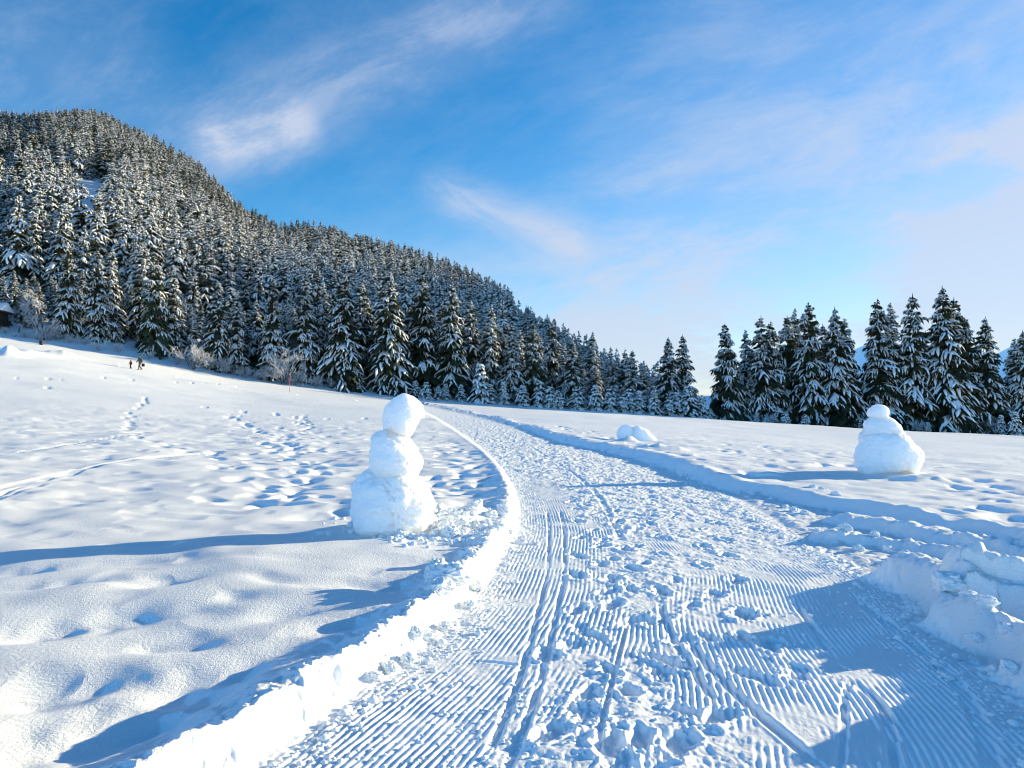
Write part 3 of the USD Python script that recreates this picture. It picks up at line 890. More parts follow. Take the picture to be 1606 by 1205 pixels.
# individually placed spruces: column, row of the tip, metres behind the edge of the field, variant, label
SPRUCES = [
    (105, 388, 6, 3, 'tall dark spruce with bare lower trunk right of the frosted leafless trees'),
    (149, 393, 7, 0, 'tall snow-laden spruce, left one of the close pair left of the walkers'),
    (172, 392, 8, 2, 'tall snow-laden spruce, right one of the close pair left of the walkers'),
    (219, 388, 12, 2, 'pale snow-covered spruce directly behind the two walkers'),
    (238, 402, 6, 4, 'dark spruce with little snow just right of the two walkers'),
    (270, 420, 7, 2, 'slender white-fingered spruce right of the dark spruce by the walkers'),
    (302, 490, 5, 2, 'short snow-covered spruce in the gap right of the walkers'),
    (341, 442, 5, 1, 'medium spruce left of a slimmer one at the upper field edge'),
    (371, 458, 5, 2, 'slim medium spruce between the upper field edge and the snowy hillside'),
    (426, 455, 5, 3, 'greenish half-sunlit spruce left of the red marker pole'),
    (400, 470, 12, 1, 'snow-covered spruce tucked behind the greenish half-sunlit spruce'),
    (476, 440, 6, 0, 'dark spruce just right of the red marker pole'),
    (506, 450, 10, 2, 'narrow spruce second to the right of the red marker pole'),
    (540, 430, 5, 1, 'broad spruce left of the biggest spruce at the field edge'),
    (567, 442, 9, 0, 'spruce close against the left side of the biggest field-edge spruce'),
    (610, 424, 4, 1, 'biggest broad spruce with long drooping white branches left of the near snowman head'),
    (662, 432, 7, 4, 'tall dark spruce behind the near snowman head'),
    (706, 446, 6, 3, 'frost-grey spruce right of the near snowman head'),
    (738, 470, 12, 0, 'spruce behind the row of saplings beside the path end'),
    (770, 480, 8, 2, 'narrow spruce above where the path meets the forest'),
    (803, 508, 5, 0, 'snowy medium spruce right of the path end'),
    (836, 508, 5, 4, 'dark-hearted medium spruce right of the path end'),
    (866, 505, 14, 1, 'spruce half hidden behind the dark-hearted medium spruce'),
    (898, 533, 6, 1, 'lower broad spruce in the middle of the field edge'),
    (930, 522, 20, 2, 'narrow spruce where the wooded slope runs out'),
    (961, 570, 6, 3, 'small dark spruce under the end of the wooded slope'),
    (992, 550, 7, 0, 'spruce standing right of the end of the wooded slope'),
    (1010, 567, 8, 2, 'small narrow spruce left of the close pair by the skyline gap'),
    (1049, 530, 8, 1, 'broad left spruce of the close pair left of the skyline gap'),
    (1071, 526, 10, 0, 'right spruce of the close pair left of the skyline gap'),
    (1138, 509, 8, 4, 'dark cone-shaped spruce right of the skyline gap, leftmost of the right-hand row'),
    (1170, 520, 16, 2, 'slim spruce second from the left in the right-hand row'),
    (1195, 497, 9, 0, 'spruce above the small snowy bushes in the right-hand row'),
    (1210, 506, 10, 3, 'ragged spruce close right of another above the snowy bushes'),
    (1236, 497, 14, 4, 'dark spruce left of two sharper tips in the right-hand row'),
    (1248, 487, 18, 2, 'sharp-tipped narrow spruce in the left half of the right-hand row'),
    (1268, 477, 9, 3, 'tall spruce with open top in the left half of the right-hand row'),
    (1292, 510, 18, 0, 'low-topped spruce hidden between two taller ones in the right-hand row'),
    (1311, 484, 7, 1, 'wide snow-laden spruce left of the far snowman, by the mountain gap'),
    (1326, 502, 10, 2, 'narrow spruce leaning on the right side of the wide one by the mountain gap'),
    (1379, 471, 9, 3, 'tall spruce directly above the far snowman'),
    (1399, 478, 12, 2, 'second tall spruce just right of the one above the far snowman'),
    (1434, 463, 9, 0, 'tall slender spruce right of the pair above the far snowman'),
    (1481, 451, 7, 1, 'tallest and widest spruce of the right-hand row'),
    (1499, 470, 12, 4, 'dark spruce against the right shoulder of the tallest spruce'),
    (1516, 500, 9, 4, 'dark lower spruce filling the right skirt of the tallest spruce'),
    (1548, 499, 8, 1, 'broad-skirted spruce second from the right picture edge'),
    (1606, 520, 7, 1, 'spruce cut by the right picture edge'),
]
for px, top, back, var, label in SPRUCES:
    dep = edge_depth(px) + back
    loc, h = place(px, dep, top)
    s = h / 20.0
    wide = {0: 1.0, 1: 1.05, 2: 1.05, 3: 1.0, 4: 1.0}[var] * (1.0 if px > 1100 else 1.0)
    copy_of(BIG[var], 'spruce_tree', label, 'spruce tree', loc, rng.uniform(0, 360), (s * wide, s * wide, s))
    TAKEN.append((loc[0], loc[1]))

# unnamed spruces that fill the edge of the forest behind those
n_fill = 0
for px in np.arange(-140, 1690, 17.0):
    for row in range(3):
        x_ = px + rng.uniform(-8, 8)
        if x_ > 1090 and (row == 2 or 1332 < x_ < 1366 or 1096 < x_ < 1124 or 1565 < x_ < 1592):
            continue
        back = ((12, 20, 29)[row] if x_ > 90 else (9, 14, 20)[row]) + rng.uniform(-3, 4)
        dep = edge_depth(x_) + back
        loc, _ = place(x_, dep, h=1.0)
        if min((loc[0] - a) ** 2 + (loc[1] - b) ** 2 for a, b in TAKEN) < 2.2 ** 2:
            continue
        skyline = np.interp(x_, [-140, 100, 300, 500, 640, 800, 900, 980, 1080, 1110, 1140, 1330, 1350, 1400, 1700], [420, 440, 470, 470, 455, 510, 545, 585, 580, 620, 545, 525, 575, 515, 520])
        loc, h = place(x_, dep, skyline + rng.uniform(0, 45))
        h = max(h, 6)
        right = x_ > 900
        copy_of(BIG[rng.integers(0, 5)], 'spruce_tree', 'snow-dusted spruce standing in the gaps behind the front row of the ' + ('right-hand tree row' if right else 'forest edge'), 'spruce tree', loc,
                rng.uniform(0, 360), (h / 20 * 1.1, h / 20 * 1.1, h / 20), 'spruces behind the front row on the ' + ('right' if right else 'left'))
        TAKEN.append((loc[0], loc[1])); n_fill += 1

# little snow-covered spruces along the edge of the field
SAPS = [(636, 606), (651, 597), (669, 599), (687, 606), (699, 602), (723, 603), (753, 570), (768, 602), (790, 598), (820, 604), (845, 600), (862, 606), (875, 612), (905, 610), (934, 604), (957, 609), (975, 618), (987, 609), (1003, 612), (1026, 611), (1049, 622), (1061, 615), (1079, 604), (1101, 620), (1113, 640), (1187, 648), (1215, 652), (1232, 645), (1262, 650), (1345, 650), (1360, 655), (1455, 662), (1500, 655), (1530, 660), (1570, 650), (1592, 645), (562, 600)]
SAP_LABEL = {753: 'tallest snow-covered little spruce in the sapling row right of the path end', 1101: 'lone white little spruce in the skyline gap, last of the saplings', 562: 'tiny snow-covered spruce left of the near snowman head',
             651: 'little snow-capped spruce just right of the near snowman head'}
for px, top in SAPS:
    dep = edge_depth(px) + rng.uniform(.5, 2.5)
    loc, h = place(px, dep, top, sink=.1)
    h = max(h, 1.6)
    right = px > 1110
    w = h / 3.0 * rng.uniform(.95, 1.25) * (1.25 if h < 4 else 1)
    if px in SAP_LABEL:
        copy_of(SMALL[px % 2], 'spruce_sapling', SAP_LABEL[px], 'young spruce', loc, rng.uniform(0, 360), (w, w, h / 3.0))
    else:
        copy_of(SMALL[rng.integers(0, 2)], 'spruce_sapling', 'small snow-loaded young spruce at the foot of the ' + ('right-hand tall trees' if right else 'forest edge beside the field'), 'young spruce', loc,
                rng.uniform(0, 360), (w, w, h / 3.0), 'young spruces under the ' + ('right-hand trees' if right else 'forest edge'))

# frosted leafless trees and bushes
for px, top, back, b, label in [(68, 437, 2, 0, 'frosted leafless tree with dark trunk left of the first tall spruce'), (28, 452, 4, 1, 'white frosted leafless tree beside the dark hut'), (48, 462, 8, 0, 'pale frosted tree between the hut and the dark-trunked leafless tree'),
                                (128, 470, 9, 1, 'frosted leafless tree glimpsed behind the bare lower trunk of a spruce'), (195, 478, 9, 1, 'frosted leafless tree left of the two walkers'), (-12, 440, 9, 0, 'frosted tree cut by the left picture edge'), (12, 470, 6, 1, 'low frosted tree right against the dark hut'), (84, 478, 7, 0, 'frosted tree filling the gap left of the bare-trunked tall spruce'), (38, 500, 2, 0, 'smaller frosted tree in front, second from the hut'), (56, 505, 3, 1, 'small frosted tree in front of the dark-trunked leafless tree')]:
    loc, h = place(px, edge_depth(px) + back, top)
    copy_of(BARE[b], 'frosted_tree', label, 'bare tree', loc, rng.uniform(0, 360), h / 9.0)
for px, top, label in [(445, 540, 'large blue-white frosted bush behind the red marker pole'), (425, 560, None), (300, 525, 'frosted bush right of the two walkers'), (275, 548, None), (322, 552, None), (355, 556, None), (385, 565, None), (130, 520, 'brownish bush at the foot of the dark-trunked spruce'),
                       (40, 515, None), (90, 515, None), (5, 510, None), (20, 518, None), (58, 512, None), (76, 505, None), (108, 520, None), (230, 545, None), (410, 570, None), (520, 590, None), (550, 595, None), (468, 575, None), (495, 585, None), (905, 618, None), (920, 612, None), (880, 618, None), (1065, 635, None), (780, 610, None), (155, 530, None), (185, 535, None), (1205, 645, None), (1440, 655, None), (1545, 655, None)]:
    loc, h = place(px, edge_depth(px) + rng.uniform(1, 3), top, sink=.1)
    copy_of(BUSH[rng.integers(0, 2)], 'frosted_bush', label or 'low frosted leafless bush at the foot of the forest edge trees', 'bush', loc, rng.uniform(0, 360), (h / 3.2 * 1.15, h / 3.2 * 1.15, h / 3.2), None if label else 'frosted bushes along the forest edge')

# the wooded hillside
hx, hy = np.meshgrid(np.arange(-640, 150, 4.9), np.arange(95, 720, 4.9))
hx, hy = hx.ravel() + rng.uniform(-2.2, 2.2, hx.size), hy.ravel() + rng.uniform(-2.2, 2.2, hy.size)
th, r = np.degrees(np.arctan2(hx, hy)), np.hypot(hx, hy)
keep = (r > RE(th) + 34) & (r < RC(th) + 14) & (th > -47) & (th < U(.19))
hx, hy, th, r = hx[keep], hy[keep], th[keep], r[keep]
hz = base(hx, hy) + hill_relief(hx, hy)
# where they stand in the photograph, for the clearings
cc, ss = math.cos(PITCH), math.sin(PITCH)
dpt = hy * cc + (hz - 1.6) * ss
ppx = 803 + FPX * hx / dpt
ppy = 602.5 - FPX * ((hz - 1.6) * cc - hy * ss) / dpt
clear = shapely.Polygon([(108, 282), (168, 282), (172, 318), (156, 345), (146, 385), (142, 420), (124, 420), (122, 375), (116, 335)])
glade = shapely.Polygon([(345, 338), (372, 338), (376, 352), (348, 352)])
gap = shapely.contains_xy(clear, ppx, ppy) | shapely.contains_xy(glade, ppx, ppy)
thin = meshkit.noise(np.stack([hx / 30, hy / 30, 0 * hx], -1), 3)
keep = ~gap & (rng.random(len(hx)) > .10 + .22 * (thin > .7))
hx, hy, hz, r, th = hx[keep], hy[keep], hz[keep], r[keep], th[keep]
hh = (8 + 11 * rng.random(len(hx)) ** .9) * np.interp(r, [150, 300, 450, 760], [1.0, 1.0, .92, .82]) * np.where(th > 0, .8, 1)
hv = np.array([0, 0, 0, 0, 1, 1, 1, 3])[rng.integers(0, 8, len(hx))]
hv = np.where((r > 330) & (rng.random(len(hx)) < .62), 2 + rng.integers(0, 2, len(hx)), hv)
hw = rng.uniform(.9, 1.25, len(hx))
ha = rng.uniform(0, 360, len(hx))
order = np.argsort(-hh / r)
inview = [k for k in order if U(-.70) < th[k] < 10][:150]
single = set(inview)
for k in inview:
    s = hh[k] / 18
    copy_of(HILL[hv[k]], 'hillside_spruce', 'snow-covered spruce on the lowest rows of the wooded hillside', 'spruce tree', (hx[k], hy[k], hz[k] - .4), ha[k], (s * hw[k], s * hw[k], s), 'spruces low on the wooded hillside')
rest = np.array([k for k in range(len(hx)) if k not in single])
pi = UsdGeom.PointInstancer.Define(stage, '/World/hillside_forest')
tag(pi.GetPrim(), 'dense snow-covered spruce forest climbing the hill on the left', 'forest', None, 'stuff')
targets = []
for k, c in enumerate(HILL):
    x = UsdGeom.Xform.Define(stage, f'/World/hillside_forest/{["white_spruce", "narrow_spruce", "green_spruce", "dark_spruce"][k]}')
    x.GetPrim().GetReferences().AddInternalReference(c.GetPath())
    targets.append(x.GetPath())
pi.CreatePrototypesRel().SetTargets(targets)
pi.CreateProtoIndicesAttr(Vt.IntArray.FromNumpy(hv[rest].astype(np.int32)))
pi.CreatePositionsAttr(Vt.Vec3fArray.FromNumpy(np.stack([hx, hy, hz - .4], -1)[rest].astype(np.float32)))
sc = (hh / 18)[rest]
pi.CreateScalesAttr(Vt.Vec3fArray.FromNumpy(np.stack([sc * hw[rest], sc * hw[rest], sc], -1).astype(np.float32)))
ang = np.radians(ha[rest]) / 2
pi.CreateOrientationsAttr(Vt.QuathArray([Gf.Quath(float(math.cos(a)), 0.0, 0.0, float(math.sin(a))) for a in ang]))

# bare larches on the ridge
for px, py, label in [(372, 338, 'frosted bare tree on the ridge notch above the snowy glade'), (358, 336, None), (352, 330, None), (384, 342, None), (232, 232, None), (318, 286, None), (296, 268, None), (155, 190, None), (305, 276, None), (143, 186, None)]:
    d = ray(px, 640); t_ = math.degrees(math.atan2(d[0], d[1]))
    rr_ = float(RC(t_)) + 4
    x, y = rr_ * math.sin(math.radians(t_)), rr_ * math.cos(math.radians(t_))
    copy_of(LARCH, 'bare_larch', label or 'pale brown leafless tree standing out on the hill ridge', 'bare tree', (x, y, ground_z(x, y) - .4), rng.uniform(0, 360), rng.uniform(.75, 1.1), None if label else 'leafless trees on the hill ridge')

# ------------------------------------------------------------------ snowmen
def blob(outline, centre, depth, mpp, seed, lumpy=.03, sub=6, crush=0.0, fine=.010):
    """A ball of snow whose view from the front has the given outline (pixels), rounded in depth.
    Returned around its own centre; x right, z up."""
    s = trimesh.creation.icosphere(sub)
    d = np.array(s.vertices)
    o = (np.array(outline, float) - centre) * mpp * [1, -1]
    a, q = np.arctan2(o[:, 1], o[:, 0]), np.hypot(o[:, 0], o[:, 1])
    k = np.argsort(a); a, q = a[k], q[k]
    a3, q3 = np.concatenate([a - 2 * math.pi, a, a + 2 * math.pi]), np.tile(q, 3)
    f = PchipInterpolator(a3, q3)
    phi = np.arctan2(d[:, 2], d[:, 0])
    Rr_ = f(phi)
    m = np.hypot(d[:, 0], d[:, 2])
    # near the depth axis the outline gives way to the mean radius
    mean = q.mean()
    Rr_ = mean + (Rr_ - mean) * np.clip(m * 1.25, 0, 1)
    v = np.stack([d[:, 0] * Rr_, d[:, 1] * depth, d[:, 2] * Rr_], 1)
    n = d
    w = (meshkit.fbm(v / (mean * .8) + seed * 3.7, 3, seed) - .5) * 2 * lumpy * mean * 2
    w += (meshkit.fbm(v / .10 + seed, 3, seed + 5) - .5) * 2 * fine + np.abs(meshkit.fbm(v / .22 + seed * 2, 2, seed + 6) - .5) * 1.6 * fine
    v = v + n * w[:, None]
    return v, np.array(s.faces)


def snowman(name, label, parts, mpp_depth, foot_px):
    """parts: name, outline, centre, depth ratio..."""
    p = on_ground(foot_px[0], foot_px[1], .2)
    x, y = p[0], p[1]
    z = ground_z(x, y)
    mpp = y / FPX
    t = thing(name, label, 'snowman', (x, y, z))
    for nm, outline, dep, yoff, seed, lumpy, fine in parts:
        o = np.array(outline, float)
        c = (o.max(0) + o.min(0)) / 2
        v, f = blob(o, c, dep, mpp, seed, lumpy, 6, fine=fine)
        wx = (c[0] - foot_px[0]) * mpp
        wz = (foot_px[1] - c[1]) * mpp + (p[2] - z)
        v = v + [wx, yoff, wz]
        part(t, nm, (v, f), 'ball', True)
    return t, (x, y, z), mpp


def crop6(pts):
    return [(500 + a / 4.015, 600 + b / 4.013) for a, b in pts]


def crop7(pts):
    return [(1300 + a / 7.533, 610 + b / 7.533) for a, b in pts]


near_man, NM, nm_mpp = snowman('snowman', 'tall lumpy three-ball snowman standing left of the groomed path', [
    ('base_ball', crop6([(320, 560), (260, 600), (225, 650), (206, 710), (212, 780), (228, 860), (270, 930), (420, 985), (560, 985), (670, 930), (716, 850), (722, 800), (706, 730), (690, 690), (655, 630), (600, 585), (480, 560)]), .50, .02, 1, .095, .038),
    ('middle_ball', crop6([(420, 306), (365, 325), (335, 350), (322, 420), (316, 500), (325, 560), (360, 620), (440, 650), (540, 640), (605, 615), (628, 575), (655, 515), (648, 490), (620, 430), (595, 390), (560, 350), (500, 318)]), .36, .0, 2, .06, .030),
    ('head', crop6([(540, 80), (490, 95), (440, 130), (412, 175), (404, 230), (404, 270), (410, 300), (470, 318), (520, 345), (560, 348), (590, 320), (610, 275), (632, 240), (664, 222), (662, 195), (648, 160), (620, 120), (585, 92)]), .27, .0, 3, .04, .016)],
    None, (615, 828))
far_man, FM, fm_mpp = snowman('snowman', 'squat sloping snowman standing on the open field right of the path', [
    ('base_ball', crop7([(470, 480), (395, 540), (370, 590), (378, 630), (345, 690), (325, 770), (338, 860), (345, 930), (390, 1000), (600, 1020), (850, 1000), (1010, 1000), (1045, 950), (1085, 890), (1108, 830), (1100, 770), (1060, 700), (960, 620), (870, 540), (700, 470)]), .62, .0, 4, .05, .030),
    ('middle_ball', crop7([(545, 335), (470, 360), (416, 410), (418, 460), (400, 540), (420, 640), (560, 720), (740, 730), (900, 690), (960, 640), (890, 560), (850, 460), (805, 390), (740, 345), (640, 322)]), .40, -.02, 5, .045, .024),
    ('head', crop7([(590, 187), (530, 205), (485, 245), (465, 310), (500, 350), (600, 370), (680, 340), (706, 295), (705, 250), (680, 215), (640, 192)]), .25, -.02, 6, .012, .008)],
    None, (1390, 744))

# half-made snowman: two humps
p = on_ground(998, 690, .2)
t = thing('snow_mound', 'two rounded humps of heaped snow lying right of the far bend', 'snow mound', (p[0], p[1], ground_z(p[0], p[1])))
mpp = p[1] / FPX
for nm, out, dep, yo, sd in [('hump', [(974, 694), (968, 682), (971, 672), (980, 666), (991, 667), (1002, 674), (1004, 692), (985, 700)], .36, .15, 7), ('hump', [(985, 690), (990, 676), (998, 668), (1008, 671), (1020, 680), (1030, 690), (1029, 697), (1008, 702), (990, 699)], .42, 0, 8)]:
    o = np.array(out, float); c = (o.max(0) + o.min(0)) / 2
    v, f = blob(o, c, dep, mpp, sd, .02, 4)
    part(t, nm, (v + [(c[0] - 998) * mpp, yo, (690 - c[1]) * mpp], f), 'ball', True)

# ------------------------------------------------------------------ loose snow
def lump_mesh(seed, sub=3):
    s = trimesh.creation.icosphere(sub)
    v = np.array(s.vertices)
    w = meshkit.fbm(v * 1.3 + seed * 2.1, 3, seed) - .5
    w2 = np.abs(meshkit.fbm(v * 3.5 + seed, 2, seed + 3) - .5)
    w3 = meshkit.fbm(v * 7. + seed, 3, seed + 4) - .5
    v = v * (1 + 1.1 * w + .55 * w2 + .35 * w3)[:, None] * [1.1, .95, .8]
    return v, np.array(s.faces)


LUMPS = []
for k in range(5):
    c = proto(f'lump_{k}')
    v, f, n = meshkit.arrays(lump_mesh(60 + k, 4), True)
    put_mesh(f'{c.GetPath()}/chunk', v, f, 'packed', n)
    LUMPS.append(c)


def lump(px, py, r, label, group=None, h=0.0, tall=1.0):
    p = on_ground(px, py, h)
    z = ground_z(p[0], p[1])
    copy_of(LUMPS[rng.integers(0, 5)], 'snow_lump', label, 'snow lump', (p[0], p[1], z + r * .18), rng.uniform(0, 360), (r * rng.uniform(.9, 1.2), r, r * rng.uniform(.75, 1.0) * tall), group)


lump(622, 832, .17, 'biggest broken snow lump at the foot of the near snowman', h=.1)
for px, py, r in [(596, 825, .09), (640, 826, .12), (655, 838, .10), (668, 826, .13), (685, 815, .14), (676, 836, .11), (700, 838, .09), (706, 846, .10), (612, 842, .08), (588, 834, .06), (690, 842, .07), (630, 848, .07), (648, 850, .05), (718, 834, .09), (725, 842, .07), (665, 812, .12)]:
    lump(px, py, r, 'broken snow lump heaped round the foot of the near snowman', 'snow lumps around the near snowman', h=.12)
for px, py, r in [(770, 838, .07), (762, 850, .08), (788, 836, .06), (745, 832, .09), (800, 842, .05), (815, 850, .05), (780, 852, .06), (735, 905, .08), (722, 930, .10), (708, 945, .12), (690, 960, .10), (745, 925, .06), (700, 985, .06), (672, 1000, .06), (652, 1010, .05), (760, 880, .06), (735, 950, .06), (790, 822, .08), (640, 1035, .05), (612, 1050, .05), (585, 1065, .05)]:
    lump(px, py, r, 'crumbled snow lump along the foot of the left bank of the path', 'snow lumps along the left bank', h=.02)
lump(686, 905, .10, 'upright knob of snow on the left bank below the near snowman', h=.2, tall=1.7)
lump(1490, 942, .12, 'knob of snow standing up at the start of the nearest right bank', h=.14)
lump(1422, 971, .035, 'small round snowball lying alone on the groomed right side of the path', h=0)
for px, py, r in [(1425, 940, .05), (1470, 1030, .05), (1486, 1050, .05), (1500, 1020, .04), (1475, 1045, .03), (1440, 955, .04), (1560, 1045, .06), (1530, 1010, .06), (1585, 1060, .07), (1520, 985, .07), (1548, 1000, .08), (1580, 1020, .07), (1345, 860, .08), (1372, 850, .07), (1395, 862, .08), (1325, 845, .09), (1300, 840, .07), (1280, 832, .08), (1245, 800, .10), (1232, 795, .08), (1262, 805, .09), (1210, 782, .07), (1290, 775, .09), (1275, 770, .08), (1310, 785, .10), (1420, 868, .07), (1445, 872, .05)]:
    lump(px, py, r * .72, 'loose snow lump along the churned right banks of the path', 'snow lumps along the right banks', h=.05)

# crumbs too many to count
pi = UsdGeom.PointInstancer.Define(stage, '/World/snow_crumbs')
tag(pi.GetPrim(), 'small snow crumbs scattered over the path and the foot of its banks', 'snow crumbs', None, 'stuff')
targets = []
for k in range(3):
    v, f, n = meshkit.arrays(lump_mesh(80 + k, 1), True)
    targets.append(put_mesh(f'/World/snow_crumbs/{["round", "flat", "broken"][k]}_crumb', v, f, 'packed', n).GetPath())
pos, scl = [], []
Lp, Rp = LEFT[120:], RIGHT[120:]


def crumb(x, y, r):
    if 2.6 < math.hypot(x, y) < 26:
        pos.append((x, y, ground_z(x, y) + r * .1)); scl.append(r)


for ln, sgn, n in ((Lp, -1, 2200), (Rp, 1, 1500)):
    idx = (rng.random(n) ** 1.5 * min(len(ln) - 2, 460)).astype(int)
    for a in idx:
        tdir = ln[a + 1] - ln[a]; tdir /= np.linalg.norm(tdir)
        nrm = np.array([-tdir[1], tdir[0]]) * sgn
        q = ln[a] + nrm * (.20 + abs(rng.normal(0, .16)))
        crumb(q[0], q[1], rng.uniform(.003, .016) * (1 + (rng.random() < .06) * 1.2))
for _ in range(1800):
    q = on_ground(rng.uniform(500, 1560), 700 + 560 * rng.random() ** .8)
    if shapely.contains_xy(PATH, q[0], q[1]) and meshkit.noise(np.array([q[0] * 1.2, q[1] * 1.2, 4.0]), 2) > .42:
        crumb(q[0], q[1], rng.uniform(.004, .014))
for _ in range(700):
    q = on_ground(rng.normal(665, 55), rng.normal(838, 12), .1)
    crumb(q[0], q[1], rng.uniform(.01, .04))
pi.CreatePrototypesRel().SetTargets(targets)
pi.CreateProtoIndicesAttr(Vt.IntArray.FromNumpy(rng.integers(0, 3, len(pos)).astype(np.int32)))
pi.CreatePositionsAttr(Vt.Vec3fArray.FromNumpy(np.array(pos, np.float32)))
pi.CreateScalesAttr(Vt.Vec3fArray.FromNumpy(np.repeat(np.array(scl, np.float32)[:, None], 3, 1)))
ang = rng.uniform(0, math.pi, len(pos))
pi.CreateOrientationsAttr(Vt.QuathArray([Gf.Quath(float(math.cos(a)), 0.0, 0.0, float(math.sin(a))) for a in ang]))

# ------------------------------------------------------------------ marker pole
p = on_ground(454, 613, .2)
loc = (p[0], p[1], ground_z(p[0], p[1]))
t = thing('marker_pole', 'thin red snow marker pole standing in the field before the frosted bush', 'marker pole', loc)
hp = 26 * p[1] / FPX
part(t, 'shaft', tube([[0, 0, -.2], [0, 0, .9], [.02, 0, hp * .45]], [.028, .028, .027], 10), 'pole_wood', 40)
part(t, 'red_top', tube([[.02, 0, hp * .45], [.03, 0, hp * .75], [.04, 0, hp - .02], [.04, 0, hp]], [.036, .036, .034, .008], 10), 'pole_red', 40)

# ------------------------------------------------------------------ people
def chain(segs, length=.03, iters=6):
    out = None
    for a, ra, b, rb in segs:
        s = []
        for c, r_ in ((a, ra), (b, rb)):
            s.append(m3.Manifold.sphere(r_, 20).translate([float(x) for x in c]))
        h = m3.Manifold.batch_hull(s)
        out = h if out is None else out + h
    out = out.refine_to_length(length)
    m = out.to_mesh()
    tm = trimesh.Trimesh(m.vert_properties[:, :3], m.tri_verts, process=False)
    trimesh.smoothing.filter_taubin(tm, iterations=iters)
    return np.array(tm.vertices), np.array(tm.faces)


def walker(name, label, px, py, H, coat, legs, hat, facing, stride):
    """A walking figure, built at 1.75 m and scaled; faces +y before turning."""
    p = on_ground(px, py, .2)
    s = H / 1.75
    t = thing(name, label, 'person', (p[0], p[1], ground_z(p[0], p[1]) + .0), facing, s)
    k = stride
    hipL, hipR = (-.10, 0, .90), (.10, 0, .90)
    kneeL, kneeR = (-.11, .20 * k, .50), (.11, -.02 * k, .49)
    ankL, ankR = (-.11, .24 * k, .09), (.11, -.30 * k, .14)
    shL, shR = (-.19, .02, 1.40), (.19, .02, 1.40)
    elL, elR = (-.27, -.10 * k, 1.13), (.27, .08 * k, 1.13)
    haL, haR = (-.27, .02 - .10 * k, .90), (.28, .26 * k, .95)
    body = [((0, 0, 1.0), .13, (0, .01, 1.33), .15), ((0, .01, 1.40), .09, (0, .02, 1.50), .055), ((0, .03, 1.60), .095, (0, .04, 1.66), .095), ((0, .07, 1.575), .06, (0, .03, 1.62), .09), ((0, .13, 1.605), .014, (0, .12, 1.625), .012),
            (shL, .06, elL, .045), (elL, .045, haL, .033), (shR, .06, elR, .045), (elR, .045, haR, .033),
            (hipL, .10, kneeL, .065), (kneeL, .062, ankL, .042), (hipR, .10, kneeR, .065), (kneeR, .062, ankR, .042),
            (ankL, .045, (ankL[0], ankL[1] + .15, ankL[2] - .04), .036), (ankR, .045, (ankR[0], ankR[1] + .13, ankR[2] - .07), .036)]
    for hnd, sg in ((haL, -1), (haR, 1)):
        h = np.array(hnd)
        body.append((h, .033, h + [0, .02, -.06], .036))
        for q in range(4):
            a = h + [sg * .0, -.02 + q * .017, -.08]
            body.append((a, .0095, a + [-sg * .01, .01, -.05 - .008 * (1 if q in (1, 2) else 0)], .008))
        body.append((h + [0, .03, -.03], .011, h + [-sg * .015, .065, -.06], .009))
    part(t, 'body', chain(body, .022, 4), 'skin', True)
    part(t, 'jacket', chain([((0, 0, .92), .175, (0, .01, 1.34), .19), ((-.17, .02, 1.40), .085, (.17, .02, 1.40), .085), ((0, .01, 1.40), .10, (0, .02, 1.49), .075),
                             (shL, .085, elL, .07), (elL, .07, np.array(haL) + [0, 0, .03], .052), (shR, .085, elR, .07), (elR, .07, np.array(haR) + [0, 0, .03], .052)], .03, 5), coat, True)
    part(t, 'trousers', chain([(hipL, .125, kneeL, .09), (kneeL, .09, ankL, .07), (hipR, .125, kneeR, .09), (kneeR, .09, ankR, .07), (hipL, .13, hipR, .13)], .03, 5), legs, True)
    for nm, a in (('boot', ankL), ('boot', ankR)):
        part(t, nm, chain([((a[0], a[1], a[2] + .08), .066, (a[0], a[1], a[2] - .03), .06), ((a[0], a[1] - .03, a[2] - .04), .055, (a[0], a[1] + .16, a[2] - .05), .048)], .03, 3), 'dark_cloth', True)
    part(t, 'hat', chain([((0, .02, 1.66), .112, (0, .02, 1.73), .085)], .03, 3), hat, True)
    return p, s


pa, sa_ = walker('person', 'grown-up in dark olive winter coat walking at the upper field edge', 219.5, 578.5, 1.78, 'olive_cloth', 'grey_cloth', 'dark_cloth', 150, 1.0)
pc, sc_ = walker('person', 'child in a red winter jacket and dark trousers walking in the snow', 205, 576.5, 1.06, 'red_cloth', 'dark_cloth', 'red_cloth', 155, .8)
# bag in the hand of the grown-up, on the right
hx_ = np.array([pa[0] + .44, pa[1] - .1])
t = thing('bag', 'small dark bag held low beside the grown-up walker', 'bag', (hx_[0], hx_[1], ground_z(pa[0], pa[1]) + .40))
part(t, 'bag_body', m3.Manifold.batch_hull([m3.Manifold.sphere(.05, 12).translate([a, b, c]) for a in (-.12, .12) for b in (-.05, .05) for c in (.05, .32)]), 'dark_cloth', 40)
part(t, 'bag_strap', tube([[-.10, 0, .36], [-.06, 0, .50], [.06, 0, .50], [.10, 0, .36]], [.012] * 4, 6), 'dark_cloth', True)

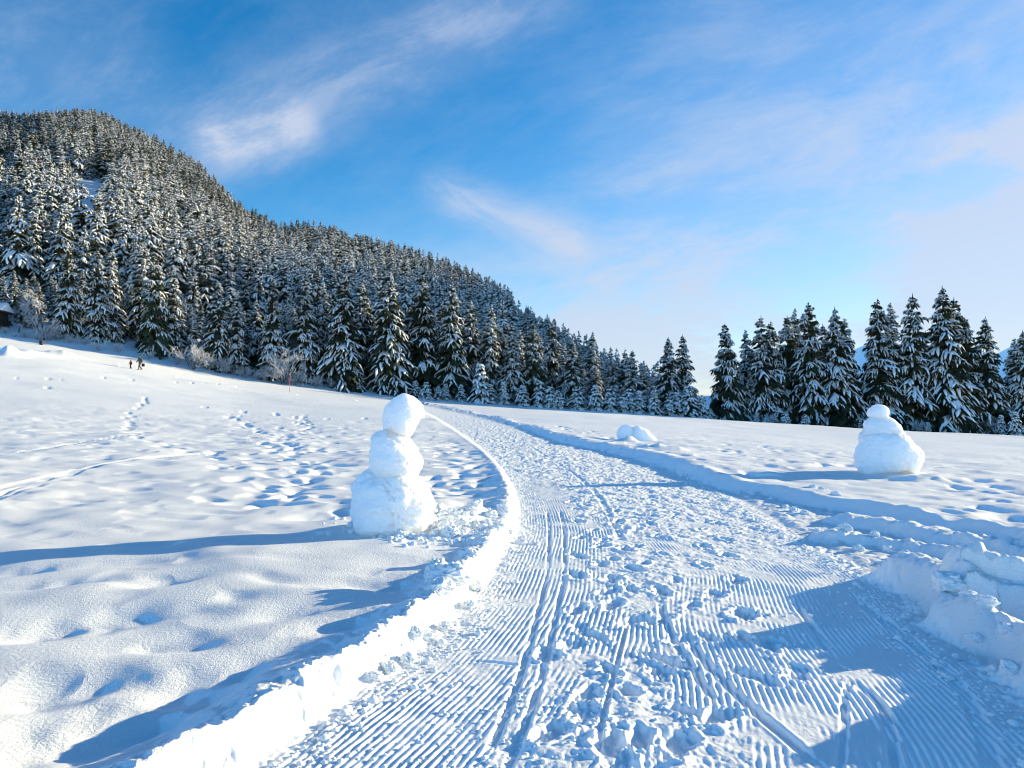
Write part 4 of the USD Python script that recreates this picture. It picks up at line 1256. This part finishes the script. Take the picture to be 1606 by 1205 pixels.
# ------------------------------------------------------------------ hut and box at the upper left
loc, _ = place(-21, edge_depth(0) + 4.0, h=1)
zz = loc[2] + .3
t = thing('timber_hut', 'dark timber hut with a snow-covered roof at the left picture edge', 'hut', (loc[0], loc[1], zz), 12)


def box(cx, cy, cz, sx, sy, sz, b=.02):
    m = m3.Manifold.cube([sx - 2 * b, sy - 2 * b, sz - 2 * b], True)
    return m3.Manifold.batch_hull([m.translate([cx + dx, cy + dy, cz + dz]) for dx, dy, dz in ((b, 0, 0), (-b, 0, 0), (0, b, 0), (0, -b, 0), (0, 0, b), (0, 0, -b))])


for k in range(10):
    part(t, 'wall_log', box(0, -1.5, .15 + k * .21, 3.9, .2, .205, .04), 'timber', 40)
for sx in (-1.85, 1.85):
    for k in range(10):
        part(t, 'wall_log', box(sx, 0, .25 + k * .21, .19, 2.8, .205, .04), 'timber', 40)
part(t, 'door', box(.7, -1.62, .95, .9, .06, 1.7), 'timber', 40)
gab = m3.Manifold.batch_hull([m3.Manifold.sphere(.06, 8).translate(c) for c in [(-2.4, -2.1, 2.15), (2.4, -2.1, 2.15), (-2.4, 2.0, 2.15), (2.4, 2.0, 2.15), (-2.4, 0, 3.15), (2.4, 0, 3.15)]])
rf = part(t, 'roof', gab, 'timber', 40)
sn = m3.Manifold.batch_hull([m3.Manifold.sphere(.16, 12).translate(c) for c in [(-2.35, -1.9, 2.42), (2.35, -1.9, 2.42), (-2.35, 1.8, 2.42), (2.35, 1.8, 2.42), (-2.35, 0, 3.42), (2.35, 0, 3.42)]])
part(rf, 'roof_snow', sn, 'tree_snow', 40)
p = on_ground(64.5, 540, .1)
t = thing('waste_bin', 'small dark red bin in the snow below the frosted leafless tree', 'bin', (p[0], p[1], ground_z(p[0], p[1])))
part(t, 'bin_body', box(0, 0, .22, .36, .32, .46, .03), 'dark_red', 40)
part(t, 'bin_lid', m3.Manifold.batch_hull([m3.Manifold.cylinder(.38, .17, .17, 20).rotate([0, 90, 0]).translate([-.19, 0, .44])]), 'dark_red', 40)
print('trees', n_fill, len(rest), 'land', len(V), 'crumbs', len(pos))
